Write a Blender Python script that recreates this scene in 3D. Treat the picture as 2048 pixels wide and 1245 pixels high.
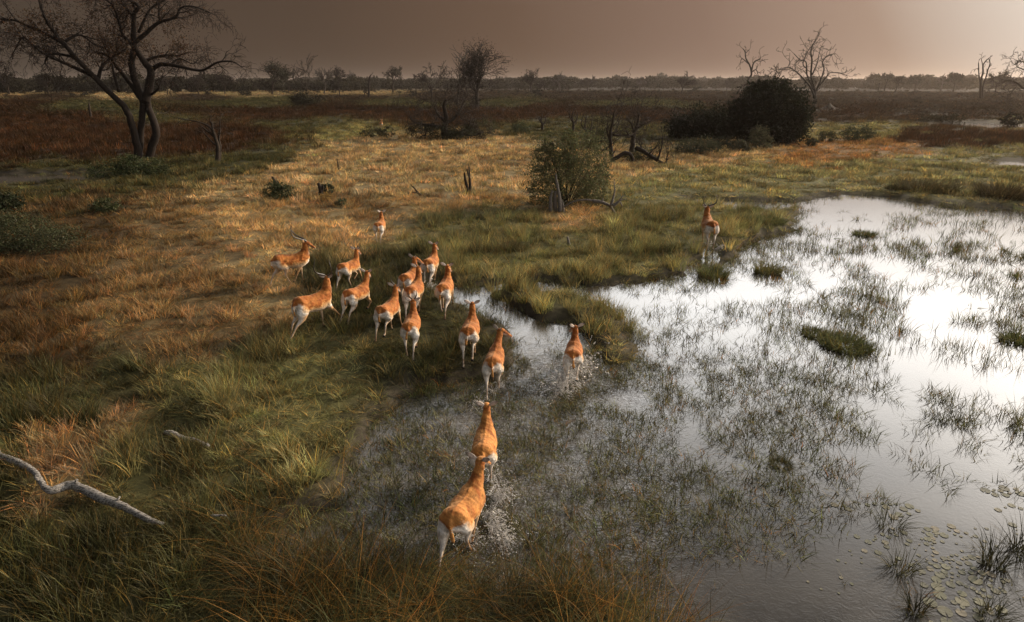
import bpy, math, random
import numpy as np
from mathutils import Vector, Matrix

for _c in list(bpy.data.objects):
    bpy.data.objects.remove(_c)
SC = bpy.context.scene
COL = SC.collection
R = math.radians

# ------------------------------------------------------------------ camera
CAM_H, PITCH, LENS = 7.2, R(20.05), 22.0
FPX = LENS / 36.0 * 2048.0
cam = bpy.data.cameras.new('camera')
cam.lens, cam.sensor_width, cam.clip_start, cam.clip_end = LENS, 36.0, 0.1, 20000.0
cam_o = bpy.data.objects.new('camera', cam)
COL.objects.link(cam_o)
cam_o.location = (0, 0, CAM_H)
cam_o.rotation_euler = (math.pi / 2 - PITCH, 0, 0)
SC.camera = cam_o

# ------------------------------------------------------------------ light
SUN_AZ, SUN_EL = R(62), R(21)          # azimuth to the right of the view direction
SUN_DIR = Vector((math.sin(SUN_AZ) * math.cos(SUN_EL), math.cos(SUN_AZ) * math.cos(SUN_EL), math.sin(SUN_EL)))
sl = bpy.data.lights.new('sun', 'SUN')
sl.energy, sl.angle, sl.color = 5.0, R(0.6), (1.0, 0.79, 0.56)
so = bpy.data.objects.new('sun', sl)
COL.objects.link(so)
so.rotation_euler = SUN_DIR.to_track_quat('Z', 'Y').to_euler()

world = bpy.data.worlds.new('World')
SC.world = world
world.use_nodes = True
WN, WL = world.node_tree.nodes, world.node_tree.links
WN.clear()


def wmath(op, a, b=None, c=None):
    n = WN.new('ShaderNodeMath'); n.operation = op
    for i, v in enumerate((a, b, c)):
        if v is None:
            continue
        if isinstance(v, (int, float)):
            n.inputs[i].default_value = v
        else:
            WL.new(v, n.inputs[i])
    return n.outputs[0]


def wmap(v, a, b, c, d, smooth=True):
    n = WN.new('ShaderNodeMapRange')
    n.interpolation_type = 'SMOOTHSTEP' if smooth else 'LINEAR'
    WL.new(v, n.inputs[0])
    for i, q in enumerate((a, b, c, d)):
        n.inputs[i + 1].default_value = q
    return n.outputs[0]


tc = WN.new('ShaderNodeTexCoord')
dotn = WN.new('ShaderNodeVectorMath'); dotn.operation = 'DOT_PRODUCT'
WL.new(tc.outputs['Generated'], dotn.inputs[0])
dotn.inputs[1].default_value = SUN_DIR
ang = wmath('MULTIPLY', wmath('ARCCOSINE', wmath('MINIMUM', wmath('MAXIMUM', dotn.outputs['Value'], -1.0), 1.0)), 57.2958)
sepx = WN.new('ShaderNodeSeparateXYZ'); WL.new(tc.outputs['Generated'], sepx.inputs[0])
elev = wmath('MULTIPLY', wmath('ARCSINE', sepx.outputs['Z']), 57.2958)
# smoky air low over the plain: brown away from the sun, pale towards it
ramp = WN.new('ShaderNodeValToRGB')
WL.new(wmath('DIVIDE', ang, 120.0), ramp.inputs[0])
cr = ramp.color_ramp
SKY_LOW = [(0.0, (2.6, 2.2, 1.8)), (0.15, (1.25, 1.05, 0.85)), (0.235, (0.74, 0.64, 0.55)), (0.31, (0.37, 0.255, 0.19)), (0.40, (0.230, 0.145, 0.105)),
           (0.52, (0.130, 0.078, 0.050)), (0.64, (0.082, 0.052, 0.034)), (0.85, (0.062, 0.046, 0.033)), (1.0, (0.06, 0.046, 0.034))]
while len(cr.elements) < len(SKY_LOW):
    cr.elements.new(0.5)
for e, (p, c) in zip(cr.elements, SKY_LOW):
    e.position = p; e.color = (*c, 1)
# above the smoke: a pale bright dome
ramp2 = WN.new('ShaderNodeValToRGB')
WL.new(wmath('DIVIDE', ang, 120.0), ramp2.inputs[0])
cr2 = ramp2.color_ramp
SKY_HIGH = [(0.0, (9.0, 8.5, 7.9)), (0.2, (5.6, 5.4, 5.15)), (0.36, (5.2, 5.1, 4.95)), (0.5, (3.0, 2.93, 2.84)), (0.68, (0.62, 0.60, 0.58)), (1.0, (0.36, 0.36, 0.36))]
while len(cr2.elements) < len(SKY_HIGH):
    cr2.elements.new(0.5)
for e, (p, c) in zip(cr2.elements, SKY_HIGH):
    e.position = p; e.color = (*c, 1)
mixs = WN.new('ShaderNodeMixRGB')
WL.new(wmap(elev, 6.0, 20.0, 0.0, 1.0), mixs.inputs[0])
WL.new(ramp.outputs[0], mixs.inputs[1]); WL.new(ramp2.outputs[0], mixs.inputs[2])
dome = WN.new('ShaderNodeMixRGB'); dome.blend_type = 'MULTIPLY'
dome.inputs[0].default_value = 1.0
WL.new(mixs.outputs[0], dome.inputs[1])
zen = wmap(elev, 20.0, 43.0, 1.0, 0.09)
zc = WN.new('ShaderNodeCombineXYZ')
for i in range(3):
    WL.new(zen, zc.inputs[i])
WL.new(zc.outputs[0], dome.inputs[2])
nish = WN.new('ShaderNodeTexSky'); nish.sky_type = 'NISHITA'
nish.sun_disc = False
nish.sun_elevation, nish.sun_rotation = SUN_EL, SUN_AZ
nish.dust_density, nish.air_density, nish.ozone_density = 6.0, 1.0, 1.0
bg1 = WN.new('ShaderNodeBackground'); bg1.inputs[1].default_value = 1.0
bg2 = WN.new('ShaderNodeBackground'); bg2.inputs[1].default_value = 0.05
nm = WN.new('ShaderNodeMixRGB'); nm.blend_type = 'MULTIPLY'; nm.inputs[0].default_value = 1.0
WL.new(nish.outputs[0], nm.inputs[1])
nf = wmap(elev, 6.0, 20.0, 0.02, 0.6)
nc = WN.new('ShaderNodeCombineXYZ')
for i in range(3):
    WL.new(nf, nc.inputs[i])
WL.new(nc.outputs[0], nm.inputs[2])
WL.new(dome.outputs[0], bg1.inputs[0]); WL.new(nm.outputs[0], bg2.inputs[0])
adds = WN.new('ShaderNodeAddShader')
WL.new(bg1.outputs[0], adds.inputs[0]); WL.new(bg2.outputs[0], adds.inputs[1])
wo = WN.new('ShaderNodeOutputWorld'); WL.new(adds.outputs[0], wo.inputs[0])

SC.view_settings.view_transform = 'Standard'
SC.view_settings.look = 'None'
SC.view_settings.exposure = 0.0
SC.view_settings.gamma = 1.0
SC.view_settings.use_curve_mapping = False
SC.render.engine = 'CYCLES'
SC.cycles.max_bounces = 6
SC.cycles.diffuse_bounces = 3
SC.cycles.glossy_bounces = 3
SC.cycles.transmission_bounces = 4
SC.cycles.volume_bounces = 0
SC.cycles.sample_clamp_indirect = 4.0

# ------------------------------------------------------------------ projection helpers
CP, SP = math.cos(PITCH), math.sin(PITCH)


def ground(px, py, z=0.0):
    """point of the photograph -> place on the level z"""
    a, b = px - 1024.0, 622.5 - py
    d = (a, FPX * CP + b * SP, -FPX * SP + b * CP)
    t = (CAM_H - z) / -d[2]
    return Vector((d[0] * t, d[1] * t, z))


def at_depth(px, py, dist):
    """point of the photograph -> place at horizontal distance dist ahead"""
    a, b = px - 1024.0, 622.5 - py
    d = (a, FPX * CP + b * SP, -FPX * SP + b * CP)
    t = dist / d[1]
    return Vector((d[0] * t, d[1] * t, CAM_H + d[2] * t))


def project(x, y, z=0.0):
    zc_ = y * CP + (CAM_H - z) * SP
    zc_ = np.maximum(zc_, 0.3)
    yc = y * SP - (CAM_H - z) * CP
    return 1024 + FPX * x / zc_, 622.5 - FPX * yc / zc_


# ------------------------------------------------------------------ numpy noise
def vnoise(x, y, seed=0):
    x = np.asarray(x, float); y = np.asarray(y, float)
    xi, yi = np.floor(x).astype(np.int64), np.floor(y).astype(np.int64)
    xf, yf = x - xi, y - yi
    u, v = xf * xf * (3 - 2 * xf), yf * yf * (3 - 2 * yf)

    def h(i, j):
        n = (i * 374761393 + j * 668265263 + seed * 974634777) & 0xffffffff
        n = ((n ^ (n >> 13)) * 1274126177) & 0xffffffff
        return ((n ^ (n >> 16)) & 0xffff) / 65535.0
    return (h(xi, yi) * (1 - u) + h(xi + 1, yi) * u) * (1 - v) + (h(xi, yi + 1) * (1 - u) + h(xi + 1, yi + 1) * u) * v


def fbm(x, y, seed=0, octv=4):
    s, a, t = 0.0, 1.0, 0.0
    for i in range(octv):
        s = s + a * vnoise(x * 2 ** i + 17.3 * i, y * 2 ** i - 9.1 * i, seed + i); t += a; a *= 0.5
    return s / t


def sstep(a, b, x):
    t = np.clip((x - a) / (b - a), 0, 1)
    return t * t * (3 - 2 * t)


def sdf(x, y, poly):
    """signed distance, positive inside"""
    P = np.array(poly, float)
    d = np.full(x.shape, 1e18); ins = np.zeros(x.shape, bool)
    for i in range(len(P)):
        ax, ay = P[i]; bx, by = P[(i + 1) % len(P)]
        ex, ey = bx - ax, by - ay
        wx, wy = x - ax, y - ay
        t = np.clip((wx * ex + wy * ey) / (ex * ex + ey * ey + 1e-12), 0, 1)
        d = np.minimum(d, (wx - ex * t) ** 2 + (wy - ey * t) ** 2)
        c = ((ay <= y) & (by > y)) | ((by <= y) & (ay > y))
        ins ^= c & (x < ax + (y - ay) / (by - ay + 1e-12) * ex)
    d = np.sqrt(d)
    return np.where(ins, d, -d)


def gpoly(pts):
    return [tuple(ground(*p)[:2]) for p in pts]


WATER = [gpoly(p) for p in (
    [(1600, 402), (1680, 388), (1790, 395), (1900, 412), (2048, 418), (2500, 430), (2900, 700), (2900, 1500), (1420, 1500), (1340, 1262), (1250, 1185), (1130, 1150),
     (1000, 1185), (870, 1150), (700, 1120), (560, 1115), (490, 1085), (560, 1045), (680, 1015), (700, 940), (755, 850), (835, 775), (945, 768), (1000, 770), (1030, 710), (1028, 672),
     (990, 645), (940, 622), (890, 600), (858, 580), (862, 560), (940, 574), (1060, 566), (1120, 568), (1200, 572), (1290, 562), (1370, 552),
     (1440, 545), (1475, 505), (1500, 480), (1580, 462), (1590, 440)],
    [(1375, 548), (1400, 512), (1425, 490), (1455, 492), (1440, 515), (1412, 552)],
    [(1390, 398), (1450, 402), (1590, 403), (1602, 424), (1480, 425), (1450, 418), (1400, 413)],
    [(-300, 352), (60, 345), (190, 350), (200, 362), (100, 371), (-300, 379)],
    [(1985, 322), (2400, 316), (2400, 340), (2000, 337)],
    [(1850, 251), (1900, 246), (2400, 243), (2400, 263), (2000, 260), (1930, 257)],
)]
ISLANDS = [gpoly(p) for p in (
    [(965, 588), (1010, 582), (1060, 590), (1120, 588), (1190, 604), (1240, 628), (1266, 668), (1266, 722), (1205, 736), (1180, 690), (1145, 646), (1080, 640), (1045, 622), (1000, 602)],
    [(1780, 352), (1920, 350), (1925, 388), (1790, 384)],
    [(1945, 370), (2300, 355), (2300, 405), (1950, 402)],
)]


def wet(x, y):
    """signed distance to the shore, positive in water, in metres"""
    w = np.full(np.shape(x), -1e9)
    for p in WATER:
        w = np.maximum(w, sdf(x, y, p))
    for p in ISLANDS:
        w = np.minimum(w, -sdf(x, y, p))
    r = np.hypot(x, y)
    k = np.clip(r / 25.0, 0.5, 1.6)
    return w + (fbm(x * 0.9, y * 0.9, 5) - 0.5) * 0.8 * k + (vnoise(x * 3.1, y * 3.1, 8) - 0.5) * 0.35


def terrain(x, y, w=None):
    x = np.asarray(x, float); y = np.asarray(y, float)
    if w is None:
        w = wet(x, y)
    r = np.hypot(x, y)
    land = 0.10 + 0.16 * fbm(x * 0.35, y * 0.35, 21) + 0.10 * fbm(x * 1.3, y * 1.3, 22, 3) + 0.5 * sstep(60, 300, r) * fbm(x * 0.02, y * 0.02, 25)
    bed = -0.16 - 0.10 * fbm(x * 0.8, y * 0.8, 23)
    return land + (bed - land) * sstep(-0.45, 0.35, w)


def terr1(x, y):
    return float(terrain(np.array([x]), np.array([y]))[0])


def on_ground(px, py):
    """point of the photograph -> point on the terrain"""
    p = ground(px, py)
    for _ in range(3):
        p = ground(px, py, max(terr1(p.x, p.y), 0.0))
    return p


# ------------------------------------------------------------------ ground cover field
KINDS = {   # height, colour, colour jitter
    'gold':  (0.32, (0.285, 0.215, 0.105)),
    'straw': (0.26, (0.270, 0.195, 0.100)),
    'rust':  (0.32, (0.155, 0.110, 0.052)),
    'rust_dim': (0.33, (0.072, 0.048, 0.021)),  # rust grass again, with the dimness of the left side put into its colour
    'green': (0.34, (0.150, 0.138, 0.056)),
    'dgreen': (0.36, (0.056, 0.053, 0.021)),  # dark green grass; its tone also paints in the lower-left darkening
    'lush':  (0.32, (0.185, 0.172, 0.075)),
    'sedge': (0.62, (0.030, 0.0150, 0.0060)),  # red-brown sedge, coloured darker to carry the upper-left dimness as well
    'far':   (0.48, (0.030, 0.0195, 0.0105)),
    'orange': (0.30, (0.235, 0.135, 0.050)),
    'tall':  (0.62, (0.052, 0.048, 0.018)),
}
KN = list(KINDS)
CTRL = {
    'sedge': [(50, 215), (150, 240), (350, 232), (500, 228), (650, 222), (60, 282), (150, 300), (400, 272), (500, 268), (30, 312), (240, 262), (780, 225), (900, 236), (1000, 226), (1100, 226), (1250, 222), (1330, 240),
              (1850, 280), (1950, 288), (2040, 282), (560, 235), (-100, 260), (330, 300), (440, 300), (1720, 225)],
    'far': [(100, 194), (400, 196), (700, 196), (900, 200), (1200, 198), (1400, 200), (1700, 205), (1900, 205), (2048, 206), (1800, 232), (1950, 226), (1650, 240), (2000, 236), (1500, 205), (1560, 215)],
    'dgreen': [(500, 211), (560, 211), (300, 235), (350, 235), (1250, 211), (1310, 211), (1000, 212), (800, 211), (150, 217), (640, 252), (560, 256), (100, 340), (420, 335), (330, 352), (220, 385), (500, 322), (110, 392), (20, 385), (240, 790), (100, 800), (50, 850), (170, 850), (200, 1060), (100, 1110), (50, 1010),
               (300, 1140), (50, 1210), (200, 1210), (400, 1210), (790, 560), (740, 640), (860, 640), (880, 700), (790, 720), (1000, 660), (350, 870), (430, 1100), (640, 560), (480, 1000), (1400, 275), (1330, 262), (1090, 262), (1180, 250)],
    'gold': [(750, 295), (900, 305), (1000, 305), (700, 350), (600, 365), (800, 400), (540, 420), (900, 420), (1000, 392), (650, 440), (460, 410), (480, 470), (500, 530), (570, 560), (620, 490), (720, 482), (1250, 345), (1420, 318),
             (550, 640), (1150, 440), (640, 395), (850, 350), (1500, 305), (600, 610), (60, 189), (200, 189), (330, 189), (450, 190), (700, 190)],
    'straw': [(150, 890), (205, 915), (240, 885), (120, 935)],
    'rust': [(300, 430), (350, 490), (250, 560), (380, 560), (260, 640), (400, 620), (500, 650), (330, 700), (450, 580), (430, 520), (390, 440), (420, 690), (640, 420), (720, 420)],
    'rust_dim': [(80, 425), (200, 440), (150, 520), (60, 560), (120, 640), (150, 720), (40, 700), (220, 500), (20, 620), (200, 400), (-80, 600)],
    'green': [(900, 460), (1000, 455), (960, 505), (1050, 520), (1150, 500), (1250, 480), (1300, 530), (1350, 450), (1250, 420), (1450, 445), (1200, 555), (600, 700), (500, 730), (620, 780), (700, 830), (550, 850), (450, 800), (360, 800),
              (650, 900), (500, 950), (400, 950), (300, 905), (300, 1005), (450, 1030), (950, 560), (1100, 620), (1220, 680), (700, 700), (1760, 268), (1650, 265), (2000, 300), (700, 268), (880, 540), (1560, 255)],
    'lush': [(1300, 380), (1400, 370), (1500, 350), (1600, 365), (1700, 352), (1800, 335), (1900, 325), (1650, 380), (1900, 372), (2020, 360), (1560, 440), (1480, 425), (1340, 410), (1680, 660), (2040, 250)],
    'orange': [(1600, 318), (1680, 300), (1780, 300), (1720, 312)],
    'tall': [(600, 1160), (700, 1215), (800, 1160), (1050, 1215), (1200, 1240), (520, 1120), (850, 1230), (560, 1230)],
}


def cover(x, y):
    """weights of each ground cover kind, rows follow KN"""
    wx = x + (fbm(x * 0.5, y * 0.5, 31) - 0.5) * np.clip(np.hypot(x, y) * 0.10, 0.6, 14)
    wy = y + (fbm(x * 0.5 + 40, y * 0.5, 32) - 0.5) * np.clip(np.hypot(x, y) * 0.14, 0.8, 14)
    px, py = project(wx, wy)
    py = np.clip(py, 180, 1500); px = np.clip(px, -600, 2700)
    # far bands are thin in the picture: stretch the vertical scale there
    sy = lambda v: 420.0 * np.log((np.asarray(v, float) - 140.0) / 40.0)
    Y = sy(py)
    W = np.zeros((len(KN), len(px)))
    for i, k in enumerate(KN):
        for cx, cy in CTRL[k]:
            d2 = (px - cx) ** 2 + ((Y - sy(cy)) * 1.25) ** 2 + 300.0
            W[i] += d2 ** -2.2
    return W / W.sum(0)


# ------------------------------------------------------------------ object helpers
def tag(o, label=None, cat=None, group=None, kind=None):
    if label: o['label'] = label
    if cat: o['category'] = cat
    if group: o['group'] = group
    if kind: o['kind'] = kind
    return o


def link(name, me, mat=None, parent=None, loc=None, smooth=False):
    o = bpy.data.objects.new(name, me)
    COL.objects.link(o)
    if mat is not None and not me.materials:
        me.materials.append(mat)
    if parent is not None:
        o.parent = parent
    if loc is not None:
        o.location = loc
    if smooth:
        me.polygons.foreach_set('use_smooth', [True] * len(me.polygons))
    return o


def empty(name, loc=(0, 0, 0), rz=0.0):
    o = bpy.data.objects.new(name, None)
    COL.objects.link(o)
    o.empty_display_size = 0.2
    o.location = loc; o.rotation_euler = (0, 0, rz)
    return o


class MB:
    def __init__(self):
        self.v, self.f = [], []

    def add(self, vs, fs):
        n = len(self.v)
        self.v.extend(vs); self.f.extend([tuple(i + n for i in q) for q in fs])

    def tube(self, pts, rad, sides=6, cap=True, twist=0.0, rough=0.0, rng=None):
        pts = [Vector(p) for p in pts]
        n = len(pts)
        t = (pts[1] - pts[0]).normalized()
        a = t.orthogonal().normalized()
        vs, fs = [], []
        for i, p in enumerate(pts):
            tn = (pts[min(i + 1, n - 1)] - pts[max(i - 1, 0)])
            if tn.length < 1e-9: tn = t
            tn.normalize()
            a = (a - tn * a.dot(tn))
            if a.length < 1e-6: a = tn.orthogonal()
            a.normalize()
            b = tn.cross(a)
            r = rad[i]
            for k in range(sides):
                q = 2 * math.pi * k / sides
                rr = r * (1 + (rng.uniform(-rough, rough) if rng else 0))
                vs.append(tuple(p + a * (math.cos(q) * rr) + b * (math.sin(q) * rr)))
        for i in range(n - 1):
            for k in range(sides):
                k2 = (k + 1) % sides
                fs.append((i * sides + k, i * sides + k2, (i + 1) * sides + k2, (i + 1) * sides + k))
        if cap:
            fs.append(tuple(range(sides))[::-1]); fs.append(tuple((n - 1) * sides + k for k in range(sides)))
        self.add(vs, fs)

    def mesh(self, name):
        me = bpy.data.meshes.new(name)
        me.from_pydata(self.v, [], self.f)
        me.update()
        return me


def np_mesh(name, verts, faces):
    me = bpy.data.meshes.new(name)
    me.from_pydata([tuple(v) for v in verts], [], [tuple(f) for f in faces]) if len(verts) < 2000 else _fast(me, verts, faces)
    me.update()
    return me


def _fast(me, verts, faces):
    verts = np.asarray(verts, np.float32); faces = np.asarray(faces, np.int32)
    k = faces.shape[1]
    me.vertices.add(len(verts)); me.vertices.foreach_set('co', verts.ravel())
    me.loops.add(faces.size); me.loops.foreach_set('vertex_index', faces.ravel())
    me.polygons.add(len(faces))
    me.polygons.foreach_set('loop_start', np.arange(0, faces.size, k, dtype=np.int32))
    me.validate()


def crom(pts, n):
    """Catmull-Rom resampling of a list of tuples"""
    P = np.array(pts, float)
    P = np.vstack([2 * P[0] - P[1], P, 2 * P[-1] - P[-2]])
    out = []
    m = len(pts) - 1
    for j in range(n + 1):
        s = j / n * m
        i = min(int(s), m - 1); t = s - i
        a, b, c, d = P[i], P[i + 1], P[i + 2], P[i + 3]
        out.append(0.5 * (2 * b + (c - a) * t + (2 * a - 5 * b + 4 * c - d) * t * t + (-a + 3 * b - 3 * c + d) * t ** 3))
    return np.array(out)


# ------------------------------------------------------------------ materials
def new_mat(name):
    m = bpy.data.materials.new(name); m.use_nodes = True
    nt = m.node_tree; nt.nodes.clear()
    out = nt.nodes.new('ShaderNodeOutputMaterial')
    return m, nt.nodes, nt.links, out


def grass_mat(name, trans=0.35, inst=True):
    m, N, L, out = new_mat(name)
    at = N.new('ShaderNodeAttribute'); at.attribute_name = 'tint'
    at.attribute_type = 'INSTANCER' if inst else 'GEOMETRY'
    bl = N.new('ShaderNodeAttribute'); bl.attribute_name = 'bcol'
    mul = N.new('ShaderNodeMixRGB'); mul.blend_type = 'MULTIPLY'; mul.inputs[0].default_value = 1
    L.new(at.outputs['Color'], mul.inputs[1]); L.new(bl.outputs['Color'], mul.inputs[2])
    d = N.new('ShaderNodeBsdfDiffuse'); t = N.new('ShaderNodeBsdfTranslucent'); g = N.new('ShaderNodeBsdfGlossy')
    g.inputs['Roughness'].default_value = 0.45
    g.inputs['Color'].default_value = (0.6, 0.6, 0.55, 1)
    L.new(mul.outputs[0], d.inputs[0]); L.new(mul.outputs[0], t.inputs[0])
    mx = N.new('ShaderNodeMixShader'); mx.inputs[0].default_value = trans
    L.new(d.outputs[0], mx.inputs[1]); L.new(t.outputs[0], mx.inputs[2])
    m2 = N.new('ShaderNodeMixShader'); m2.inputs[0].default_value = 0.012
    L.new(mx.outputs[0], m2.inputs[1]); L.new(g.outputs[0], m2.inputs[2])
    L.new(m2.outputs[0], out.inputs[0])
    return m


def noise_mat(name, c1, c2, scale=8.0, rough=0.9, bump=0.3, stretch=(1, 1, 1), spec=0.2, c3=None, obj=True, lo=0.35, hi=0.65):
    m, N, L, out = new_mat(name)
    tcn = N.new('ShaderNodeTexCoord'); mp = N.new('ShaderNodeMapping'); mp.inputs['Scale'].default_value = stretch
    L.new(tcn.outputs['Object'], mp.inputs[0])
    nz = N.new('ShaderNodeTexNoise'); nz.inputs['Scale'].default_value = scale; nz.inputs['Detail'].default_value = 8
    nz.inputs['Roughness'].default_value = 0.65
    L.new(mp.outputs[0], nz.inputs['Vector'])
    rp = N.new('ShaderNodeValToRGB'); L.new(nz.outputs['Fac'], rp.inputs[0])
    rp.color_ramp.elements[0].position = lo; rp.color_ramp.elements[0].color = (*c1, 1)
    rp.color_ramp.elements[1].position = hi; rp.color_ramp.elements[1].color = (*c2, 1)
    p = N.new('ShaderNodeBsdfPrincipled')
    p.inputs['Roughness'].default_value = rough
    p.inputs['Specular IOR Level'].default_value = spec
    L.new(rp.outputs[0], p.inputs['Base Color'])
    b = N.new('ShaderNodeBump'); b.inputs['Strength'].default_value = bump; b.inputs['Distance'].default_value = 0.03
    L.new(nz.outputs['Fac'], b.inputs['Height']); L.new(b.outputs[0], p.inputs['Normal'])
    L.new(p.outputs[0], out.inputs[0])
    return m


M_GRASS = grass_mat('grass_blade')
M_LEAF = grass_mat('leaf', 0.25, inst=False)
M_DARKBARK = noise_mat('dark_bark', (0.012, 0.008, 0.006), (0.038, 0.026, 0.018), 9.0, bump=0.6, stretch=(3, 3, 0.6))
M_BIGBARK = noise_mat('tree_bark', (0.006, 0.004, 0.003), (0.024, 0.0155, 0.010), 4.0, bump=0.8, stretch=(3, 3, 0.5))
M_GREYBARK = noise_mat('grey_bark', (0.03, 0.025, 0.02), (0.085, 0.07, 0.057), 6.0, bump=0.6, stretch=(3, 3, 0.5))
M_DEADWOOD = noise_mat('weathered_wood', (0.030, 0.024, 0.019), (0.20, 0.175, 0.15), 9.0, bump=0.9, stretch=(1.2, 6, 6), lo=0.36, hi=0.54)
M_DRIFT = noise_mat('bleached_wood', (0.03, 0.025, 0.021), (0.26, 0.24, 0.215), 16.0, bump=1.0, stretch=(1.0, 2.6, 2.6), lo=0.40, hi=0.54)
M_CHAR = noise_mat('charred_wood', (0.012, 0.009, 0.007), (0.045, 0.032, 0.022), 9.0, bump=0.7, stretch=(3, 3, 0.7))
M_MOUND = noise_mat('termite_earth', (0.04, 0.033, 0.026), (0.085, 0.07, 0.056), 2.5, bump=0.5)

# ------------------------------------------------------------------ terrain
def polar_grid(r0, r1, rows, naz_front, naz_back, half):
    rr = np.concatenate([[0.0], np.geomspace(r0, r1, rows)])
    az = np.concatenate([np.linspace(-half, half, naz_front), np.linspace(half, 2 * math.pi - half, naz_back + 2)[1:-1]])
    A, RR = np.meshgrid(az, rr[1:])
    X = np.concatenate([[0.0], (RR * np.sin(A)).ravel()]); Y = np.concatenate([[0.0], (RR * np.cos(A)).ravel()])
    n = len(az)
    i = np.arange(rows - 1)[:, None] * n; k = np.arange(n)[None, :]; k2 = (k + 1) % n
    F = np.stack([1 + i + k, 1 + i + n + k, 1 + i + n + k2, 1 + i + k2], -1).reshape(-1, 4)
    return X, Y, F, n


def build_ground():
    X, Y, F, n = polar_grid(0.8, 9000.0, 430, 380, 60, R(58))
    w = wet(X, Y)
    Z = terrain(X, Y, w)
    Z[0] = Z[1:n].mean()
    me = bpy.data.meshes.new('ground')
    _fast(me, np.stack([X, Y, Z], 1), F)
    # close the middle with a fan
    import bmesh
    bm = bmesh.new(); bm.from_mesh(me); bm.verts.ensure_lookup_table()
    for k in range(n):
        try: bm.faces.new((bm.verts[0], bm.verts[1 + (k + 1) % n], bm.verts[1 + k]))
        except ValueError: pass
    bm.normal_update(); bm.to_mesh(me); bm.free()
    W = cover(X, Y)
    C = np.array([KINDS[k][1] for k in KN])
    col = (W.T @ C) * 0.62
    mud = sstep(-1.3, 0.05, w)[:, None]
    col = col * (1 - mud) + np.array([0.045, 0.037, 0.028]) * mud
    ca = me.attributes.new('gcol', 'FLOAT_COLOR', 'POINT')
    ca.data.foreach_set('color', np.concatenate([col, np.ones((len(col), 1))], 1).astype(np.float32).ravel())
    m, N, L, out = new_mat('ground_soil')
    at = N.new('ShaderNodeAttribute'); at.attribute_name = 'gcol'
    tcn = N.new('ShaderNodeTexCoord')
    n1 = N.new('ShaderNodeTexNoise'); n1.inputs['Scale'].default_value = 3.0; n1.inputs['Detail'].default_value = 10; n1.inputs['Roughness'].default_value = 0.7
    L.new(tcn.outputs['Object'], n1.inputs['Vector'])
    rp = N.new('ShaderNodeMapRange'); L.new(n1.outputs['Fac'], rp.inputs[0])
    for i, v in enumerate((0.3, 0.7, 0.45, 1.5)): rp.inputs[i + 1].default_value = v
    mu = N.new('ShaderNodeVectorMath'); mu.operation = 'SCALE'
    L.new(at.outputs['Color'], mu.inputs[0]); L.new(rp.outputs[0], mu.inputs['Scale'])
    p = N.new('ShaderNodeBsdfPrincipled'); p.inputs['Roughness'].default_value = 0.95; p.inputs['Specular IOR Level'].default_value = 0.1
    L.new(mu.outputs[0], p.inputs['Base Color'])
    b = N.new('ShaderNodeBump'); b.inputs['Strength'].default_value = 0.8; b.inputs['Distance'].default_value = 0.06
    L.new(n1.outputs['Fac'], b.inputs['Height']); L.new(b.outputs[0], p.inputs['Normal'])
    L.new(p.outputs[0], out.inputs[0])
    o = link('ground', me, m, smooth=True)
    tag(o, kind='structure')


build_ground()

# antelope feet: photograph position (x, y) used for wakes too
WAKE = [(985, 960), (930, 1085), (1148, 752), (990, 780), (1040, 860), (990, 1000), (1060, 1000)]


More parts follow.
